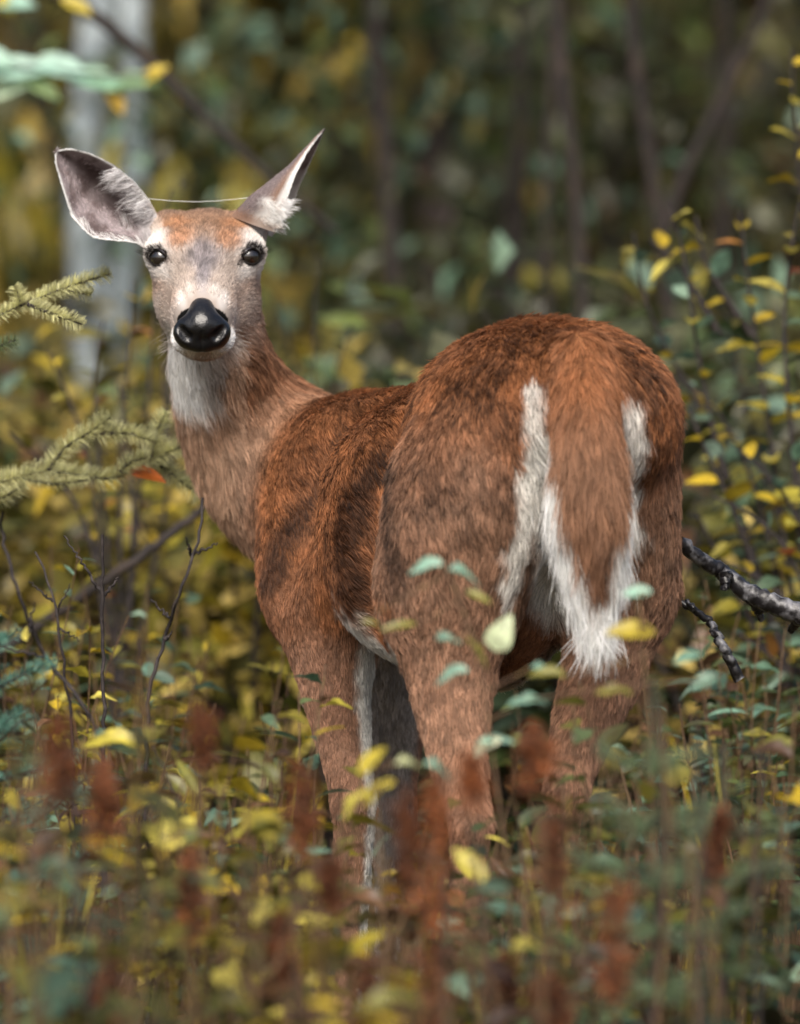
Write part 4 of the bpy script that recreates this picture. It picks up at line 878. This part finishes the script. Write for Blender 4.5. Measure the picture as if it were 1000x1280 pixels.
# ------------------------------------------------------------------ spruces
def needles(pts, rd, c, ln=.012, per_m=6200, up_bias=.25, wd=.0009):
    """needles all round a twig, joined"""
    pts = np.asarray(pts); S = np.r_[0, np.cumsum(np.linalg.norm(np.diff(pts, axis=0), axis=1))]; L = S[-1]; n = max(8, int(L * per_m)); g = np.random.RandomState(rd.randint(0, 1 << 30))
    x = g.rand(n) * L; T = nrm(np.gradient(pts, axis=0)); p = np.stack([np.interp(x, S, pts[:, i]) for i in range(3)], -1); t = nrm(np.stack([np.interp(x, S, T[:, i]) for i in range(3)], -1))
    r = nrm(g.normal(size=(n, 3))); r[:, 2] += up_bias; r = nrm(r - (r * t).sum(1, keepdims=True) * t); d = nrm(r * .9 + t * .4); l = (ln * (.7 + .45 * g.rand(n)) * np.clip(.55 + (L - x) / .02, 0, 1))[:, None]
    w = nrm(np.cross(d, g.normal(size=(n, 3)))) * wd * .5; V = np.stack([p - w, p + w, p + d * l + w * .4, p + d * l - w * .4], 1).reshape(-1, 3)
    C = np.repeat(c[None] * (.65 + .6 * g.rand(n))[:, None], 4, 0); return V, np.arange(n * 4).reshape(n, 4), C
def spruce_branch(root, base, pts, rd, col, sub=True, ln=.012, per_m=5200, r=.003):
    br = stem_obj(root, base, pts, r, r * .4, m_twig, 'branch'); v, q, c = needles(pts, rd, col, ln, per_m); o = link('needles', mesh_np('needles', v - base, q, m_need, True, c), br); tag(o, kind='stuff')
    return br
rd = random.Random(77); PALE, GREY, BLUE = lin(212, 210, 156), lin(116, 130, 92), lin(88, 132, 116)
base = g0(-330, 7.95); root = empty('spruce_tree', base); tag(root, 'spruce with pale yellow-green boughs reaching in beside the deer\'s neck', 'tree')
trk = wander(base + [0, 0, -.05], base + np.array([.02, .05, 3.2]), 14, .02, rd); stem_obj(root, base, trk, .03, .008, m_trunk, 'trunk', 10)
def from_trunk(pp, d, col, ln=.0145, per_m=8500, r=.0032):
    q = [P(x, y, d) for x, y in pp]; spruce_branch(root, base, resample(q, 6 * len(q)), rd, col, ln=ln, per_m=per_m, r=r)
from_trunk([(-330, 470), (-150, 440), (-20, 402), (30, 380), (85, 358), (138, 342)], 7.75, PALE)
from_trunk([(26, 382), (22, 366), (18, 358)], 7.75, PALE); from_trunk([(34, 380), (70, 394), (104, 406)], 7.72, PALE); from_trunk([(60, 366), (95, 364), (114, 368)], 7.78, PALE); from_trunk([(-60, 420), (-20, 440), (20, 425)], 7.7, GREY)
from_trunk([(-330, 660), (-120, 640), (-30, 612), (20, 596), (60, 588)], 7.9, PALE, .019); from_trunk([(60, 588), (82, 558), (112, 540), (138, 522)], 7.9, PALE, .018); from_trunk([(118, 542), (160, 541), (192, 552)], 7.9, PALE, .018); from_trunk([(-30, 612), (0, 625), (30, 605)], 7.95, PALE, .018)
from_trunk([(60, 588), (140, 600), (190, 574), (232, 556), (250, 550)], 7.98, PALE, .018); from_trunk([(190, 574), (196, 540), (208, 515)], 7.98, PALE, .018); from_trunk([(190, 574), (225, 600), (252, 622)], 8.0, PALE, .018); from_trunk([(150, 590), (165, 576), (185, 572)], 7.95, PALE, .018); from_trunk([(20, 596), (70, 606), (110, 600)], 7.95, PALE, .010)
for k in range(14):
    z = .35 + k * .19; a = rd.uniform(1.9, 4.4) if k % 3 else rd.uniform(0, 6.28); L = (.75 - .15 * k / 3) * rd.uniform(.7, 1); L = max(.2, L)
    if math.cos(a) > .1: continue
    s, _ = along(trk, min(.98, z / 3.2)); e = s + np.array([math.cos(a) * L, math.sin(a) * L, -.05]); spruce_branch(root, base, wander(s, e, 9, .02, rd, .05), rd, GREY, per_m=1800)
# young blue-green spruce at the left edge
def sapling_spruce(label, px, d, top_y, width, col, rd, n=9, per_m=1900, zmin=.12):
    base = g0(px, d); h = at_z(px, top_y, d); root = empty('spruce_sapling', base); tag(root, label, 'tree')
    tr = wander(base + [0, 0, -.02], base + np.array([rd.uniform(-.02, .02), 0, h]), 10, .012, rd); stem_obj(root, base, tr, .007, .002, m_twig, 'trunk', 7)
    v, q, c = needles(tr[6:], rd, col, .011, per_m * .7); o = link('needles', mesh_np('needles', v - base, q, m_need, True, c), root); tag(o, kind='stuff')
    for k in range(n):
        t = zmin / h + (1 - zmin / h) * .95 * k / n
        for j in range(4):
            a = j * 1.57 + k * .8 + rd.uniform(-.3, .3); L = width * (1 - t) ** .7 * rd.uniform(.7, 1.1) + .03; s, _ = along(tr, t); e = s + np.array([math.cos(a) * L, math.sin(a) * L, L * rd.uniform(.05, .35)])
            pts = wander(s, e, 7, .008, rd, -.01); br = spruce_branch(root, base, pts, rd, col, per_m=per_m, r=.0022); 
            for w in range(2):
                p, tn = along(pts, .35 + .3 * w); sd = nrm(np.cross(tn, [0, 0, 1.0])) * (1 if w else -1); e2 = p + (tn * .6 + sd * .7) * L * .4
                tw = wander(p, e2, 5, .004, rd); vv, qq, c2 = needles(tw, rd, col, .010, per_m); o = link('twig_needles', mesh_np('twig_needles', vv - base, qq, m_need, True, c2), br); tag(o, kind='stuff')
sapling_spruce('young blue-green spruce beside the leaning bare twig', -38, 6.85, 715, .24, BLUE, random.Random(4), 10, 2600)
sapling_spruce('small grey-green spruce sapling below the deer\'s tail', 800, 5.75, 845, .15, lin(104, 124, 88), random.Random(6), 9)
sapling_spruce('small dim spruce sapling standing behind the foreground seed heads', 905, 6.1, 930, .12, lin(96, 112, 84), random.Random(9), 7)
# ------------------------------------------------------------------ background shrubs: six patterns, copied
def bush_mesh(rd, spec, h, w, nleaf, size):
    fl = Leaves(); stm = []
    for i in range(7):
        a = rd.uniform(0, 6.28); r = rd.uniform(.15, 1) * w; stm.append(wander((0, 0, -.03), (math.cos(a) * r, math.sin(a) * r, h * rd.uniform(.65, 1)), 9, .08, rd))
    g = np.random.RandomState(rd.randint(0, 1 << 30)); S = np.stack(stm); k = g.randint(0, len(stm), nleaf); t = g.uniform(.12, 1, nleaf) ** .8; x = t * (S.shape[1] - 1); j = np.minimum(x.astype(int), S.shape[1] - 2); f = (x - j)[:, None]
    p = S[k, j] * (1 - f) + S[k, j + 1] * f + nrm(g.normal(size=(nleaf, 3))) * (g.rand(nleaf) ** .6 * w * .45 * (.35 + t))[:, None]; p[:, 2] = np.maximum(.03, p[:, 2])
    fl.add_many(p, nrm(g.normal(size=(nleaf, 3))) + [0, 0, -.2], nrm(g.normal(size=(nleaf, 3))) * .7 + [0, 0, 1], size * g.uniform(.6, 1.25, nleaf), pick_many(spec, nleaf, g), g.choice((0, 1, 3, 4, 6), nleaf))
    V, Q, o = [], [], 0
    for s in stm: v, q = tube(s, np.linspace(.008, .002, len(s)), 5); V.append(v); Q.append(q + o); o += len(v)
    return fl.mesh('foliage', m_foli), mesh_np('stems', np.concatenate(V), np.concatenate(Q), m_twig)
rd = random.Random(31)
KIND = {'olive': (dict(olv=.35, yel=.25, gold=.4), 'yellow-olive'), 'green': (dict(dk=.45, grn=.2, teal=.08, olv=.25, yel=.05), 'dark green'), 'rust': (dict(brn=.30, olv=.35, gold=.3), 'brownish olive'), 'teal': (dict(teal=.22, grn=.38, dk=.4), 'blue-green')}
BM = {k: [bush_mesh(rd, v[0], 1.0, .40, 330, .075) for _ in range(2)] for k, v in KIND.items()}
BZ = [(130, 'behind the spruce boughs'), (420, 'behind the deer\'s head and neck'), (600, 'behind the deer\'s back'), (820, 'behind the deer\'s rump'), (9999, 'behind the tall leggy shrub')]
def bzone(px): return next(z for x, z in BZ if px < x)
def bush(kind, px, d, h, w):
    f, s = rd.choice(BM[kind]); base = g0(px, d); root = empty('background_shrub', base, rd.uniform(0, 6.28)); root.scale = (w, w, h); hh = 'tall ' if h > 1.6 else 'low '; tag(root, hh + KIND[kind][1] + ' blurred shrub growing ' + bzone(px), 'shrub', hh + KIND[kind][1] + ' shrubs ' + bzone(px))
    link('foliage', f, root); link('stems', s, root)
for i in range(95):
    d = rd.uniform(10.5, 24) if i % 3 else rd.uniform(9.6, 15); px = rd.uniform(-350, 1350)
    if px < 420: k = rd.choice(['olive', 'olive', 'olive', 'olive', 'rust', 'rust', 'green'])
    else: k = rd.choice(['green', 'green', 'green', 'teal', 'rust'])
    hmax = at_z(px, float(np.interp(px, [-300, 0, 300, 450, 700, 1000, 1300], [470, 440, 450, 430, 390, 430, 400])), d)
    bush(k, px, d, max(.5, min(hmax * rd.uniform(.75, 1.15), 2.4)), rd.uniform(.9, 1.5) * (1 if d < 14 else 1.5))
for i in range(12):                                       # bright thicket behind the birch
    bush('olive', rd.uniform(-250, 420), rd.uniform(19, 25), rd.uniform(2.6, 4.2), rd.uniform(2.0, 2.8))
for i in range(34):                                       # the wood goes on to both sides
    bush(rd.choice(['olive', 'green', 'rust', 'teal']), rd.choice([rd.uniform(-1500, -300), rd.uniform(1300, 2500)]), rd.uniform(9.5, 22), rd.uniform(.8, 2.4), rd.uniform(1.2, 2.2))
# ------------------------------------------------------------------ trees behind
def crown_mesh(rd, spec, z0, z1, w, n, size):
    fl = Leaves(); cl = [np.array([rd.gauss(0, .45) * w, rd.gauss(0, .45) * w, rd.uniform(z0, z1)]) for _ in range(26)]
    g = np.random.RandomState(rd.randint(0, 1 << 30)); p = np.array(cl)[g.randint(0, len(cl), n)] + nrm(g.normal(size=(n, 3))) * (g.rand(n) ** .5 * w * .42)[:, None]; p[:, 2] = np.maximum(.1, p[:, 2])
    fl.add_many(p, nrm(g.normal(size=(n, 3))) + [0, 0, -.3], nrm(g.normal(size=(n, 3))) * .8 + [0, 0, 1], size * g.uniform(.6, 1.3, n), pick_many(spec, n, g), g.choice((0, 1, 3), n))
    return fl.mesh('crown', m_foli), cl
def tree(name, label, px, d, h, r, spec, z0, w, n, size, rd, mat, group=None, lean=0.0, crown=None, pts=None):
    base = g0(px, d); root = empty(name, base); tag(root, label, 'tree', group); tr = wander(base + [0, 0, -.1], base + np.array([lean, rd.uniform(-.2, .2), h]), 16, .08, rd) if pts is None else np.asarray(pts)
    tk = stem_obj(root, base, tr, r, r * .35, mat, 'trunk', 10); cm, cl = crown or crown_mesh(rd, spec, z0, h, w, n, size); co = link('crown', cm, root)
    for c in cl[:9]:
        p, _ = along(tr, min(.95, max(.1, (c[2] - .25) / h))); stem_obj(root, base, wander(p, base + c, 7, .06, rd), r * .25, r * .08, mat, 'limb', 6)
    return root
rd = random.Random(13)
for i, (px, d, spec, nm) in enumerate([(-250, 26, dict(gold=.7, yel=.3), 'yellow-olive'), (60, 30, dict(gold=.7, yel=.2, brn=.1), 'yellow-olive'), (260, 27, dict(gold=.6, olv=.3, brn=.1), 'yellow-olive'), (430, 24, dict(dk=.5, grn=.4, olv=.1), 'dark green'), (560, 20, dict(dk=.6, grn=.3, teal=.1), 'dark green'), (640, 26, dict(dk=.5, grn=.3, olv=.2), 'dark green'),
        (760, 23, dict(dk=.45, grn=.3, olv=.25), 'dark green'), (880, 28, dict(brn=.3, olv=.3, gold=.3), 'brownish'), (1020, 24, dict(brn=.4, gold=.3, olv=.3), 'brownish'), (1200, 27, dict(dk=.5, olv=.4), 'dark green'), (1400, 25, dict(dk=.5, grn=.4), 'dark green'), (-500, 28, dict(olv=.6, grn=.3), 'yellow-olive'), (150, 38, dict(gold=.7, yel=.3), 'yellow-olive'), (350, 40, dict(gold=.6, olv=.4), 'yellow-olive'), (520, 36, dict(dk=.6, grn=.3), 'dark green'), (700, 38, dict(dk=.6, olv=.3), 'dark green'), (950, 40, dict(brn=.3, dk=.5), 'brownish'), (-100, 40, dict(gold=.7, olv=.3), 'yellow-olive')]):
    tree('background_tree', nm + ' blurred tree far off ' + bzone(px), px, d, rd.uniform(5.5, 8), rd.uniform(.05, .09), spec, .4, rd.uniform(1.4, 1.9), 2300, .15, rd, m_trunk, nm + ' far trees ' + bzone(px))
CR = [crown_mesh(rd, sp, .3, 6.5, 1.9, 1800, .16) for sp in (dict(gold=.5, olv=.5), dict(dk=.5, grn=.4), dict(brn=.3, olv=.4, dk=.3))]; CRN = ['yellow-olive', 'dark green', 'brownish']
for i in range(22):
    k = i % 3; px = rd.uniform(-2300, -550) if i % 2 else rd.uniform(1450, 3200)
    tree('background_tree', CRN[k] + ' blurred tree far off ' + bzone(px), px, rd.uniform(22, 38), 6.5, .07, None, 0, 0, 0, 0, rd, m_trunk, CRN[k] + ' far trees ' + bzone(px), crown=CR[k])
# dense dark thicket behind the rump, closer
tree('leafy_sapling', 'dense dark blue-green sapling behind the deer\'s back', 470, 14.5, 3.6, .03, dict(dk=.5, teal=.25, grn=.25), .5, .75, 1500, .075, rd, m_trunk)
tree('leafy_sapling', 'dense dark green sapling beside the curved dark stem', 610, 15.5, 3.4, .03, dict(dk=.5, teal=.2, grn=.2, olv=.1), .3, .8, 1500, .075, rd, m_trunk)
tree('leafy_sapling', 'loose green sapling behind the tall leggy shrub', 900, 16.5, 3.6, .03, dict(dk=.35, grn=.25, olv=.3, brn=.1), .4, .85, 1400, .075, rd, m_trunk)
# pale birch, two stems
base = g0(120, 17); root = empty('birch_tree', base); tag(root, 'pale two-stemmed birch blurred behind the deer\'s ear', 'tree')
for pp, r in (([(118, 620), (112, 400), (108, 240), (104, 110), (128, 20), (140, -140), (150, -900)], .056), ([(130, 620), (150, 400), (168, 240), (172, 120), (160, 20), (175, -140), (210, -900)], .042)):
    stem_obj(root, base, resample([base + [0, 0, -.1]] + [P(x, y, 17) for x, y in pp], 30), r, r * .7, m_birch, 'trunk', 12)
cm, cl = crown_mesh(rd, dict(yel=.6, olv=.4), 4.0, 7.5, 1.2, 1500, .08); link('crown', cm, root)
# dark saplings behind the rump
def sapling(label, d, lines, r, spec):
    base = g0(lines[0][0][0], d); root = empty('bare_sapling', base); tag(root, label, 'tree')
    for i, ln in enumerate(lines):
        pts = ([base + [0, 0, -.05]] if i == 0 else []) + [P(x, y, d) for x, y in ln]; stem_obj(root, base, resample(pts, 26), r if i == 0 else r * .8, r * .7 if i == 0 else r * .5, m_trunk, 'trunk' if i == 0 else 'limb', 8)
    top = P(*lines[0][-1], d); fl = Leaves()
    for k in range(160): p = top + randu(rd) * rd.random() * .6 + [0, 0, .4]; fl.add(p - base, randu(rd), randu(rd) + [0, 0, 1], rd.uniform(.04, .07), pick(spec, rd), 0, True)
    link('crown', fl.mesh('crown', m_foli), root)
sapling('dark curved sapling stem rising behind the deer\'s rump', 12.2, [[(735, 520), (728, 390), (726, 300), (718, 210), (706, 120), (698, 40), (690, -120), (684, -320)]], .016, dict(dk=.5, olv=.5))
sapling('dark forked sapling behind the leggy shrub', 12.8, [[(842, 520), (832, 300), (822, 250), (808, 180), (796, 100), (788, 20), (780, -150), (776, -330)], [(832, 290), (850, 225), (882, 165), (915, 95), (955, 15), (1000, -120)]], .018, dict(olv=.5, dk=.5))
sapling('slim dark sapling stem between the blue-green saplings', 13.5, [[(690, 560), (684, 400), (680, 260), (690, 120), (700, -200)]], .013, dict(dk=.6, grn=.4))
# a few isolated autumn leaves behind: orange ones
# ------------------------------------------------------------------ leaf litter
fl = Leaves(); rd = random.Random(2)
g = np.random.RandomState(12); n = 5200; d = 4 + 16 * g.rand(n) ** 1.3; x = g.uniform(-1, 1, n) * (d * .10 + .5); gz_ = (vnoise(np.stack([x, d, x * 0], -1), .9) - .5) * .10 * sstep(8.3, 10, d)
fl.add_many(np.stack([x, d, .008 + g.rand(n) * .02 + gz_], -1), g.normal(size=(n, 3)) * [1, 1, .15], g.normal(size=(n, 3)) * [.3, .3, 0] + [0, 0, 1], g.uniform(.03, .06, n), pick_many(dict(brn=.5, gold=.2, yel=.1, olv=.2), n, g), g.choice((0, 1, 3, 4), n))
tag(link('leaf_litter', fl.mesh('leaf_litter', m_foli)), 'brown and yellow fallen leaves covering the forest floor', 'leaf litter', kind='stuff')
# ------------------------------------------------------------------ strand of spider silk from ear to ear
m_silk, n_, b_ = new_mat('silk'); b_.inputs['Base Color'].default_value = (.9, .9, .9, 1); b_.inputs['Roughness'].default_value = .2
a, b = EARS[0][0][8, 1], EARS[1][0][9, 10]; t = np.linspace(0, 1, 24)[:, None]; c = a + (b - a) * t + np.array([0, 0, -.005]) * (np.sin(np.pi * t)); V, Q = tube(c, [.00022] * 24, 5)
tag(link('spider_silk', mesh_np('spider_silk', V, Q, m_silk)), 'fine strand of spider silk strung between the deer\'s ears', 'silk')
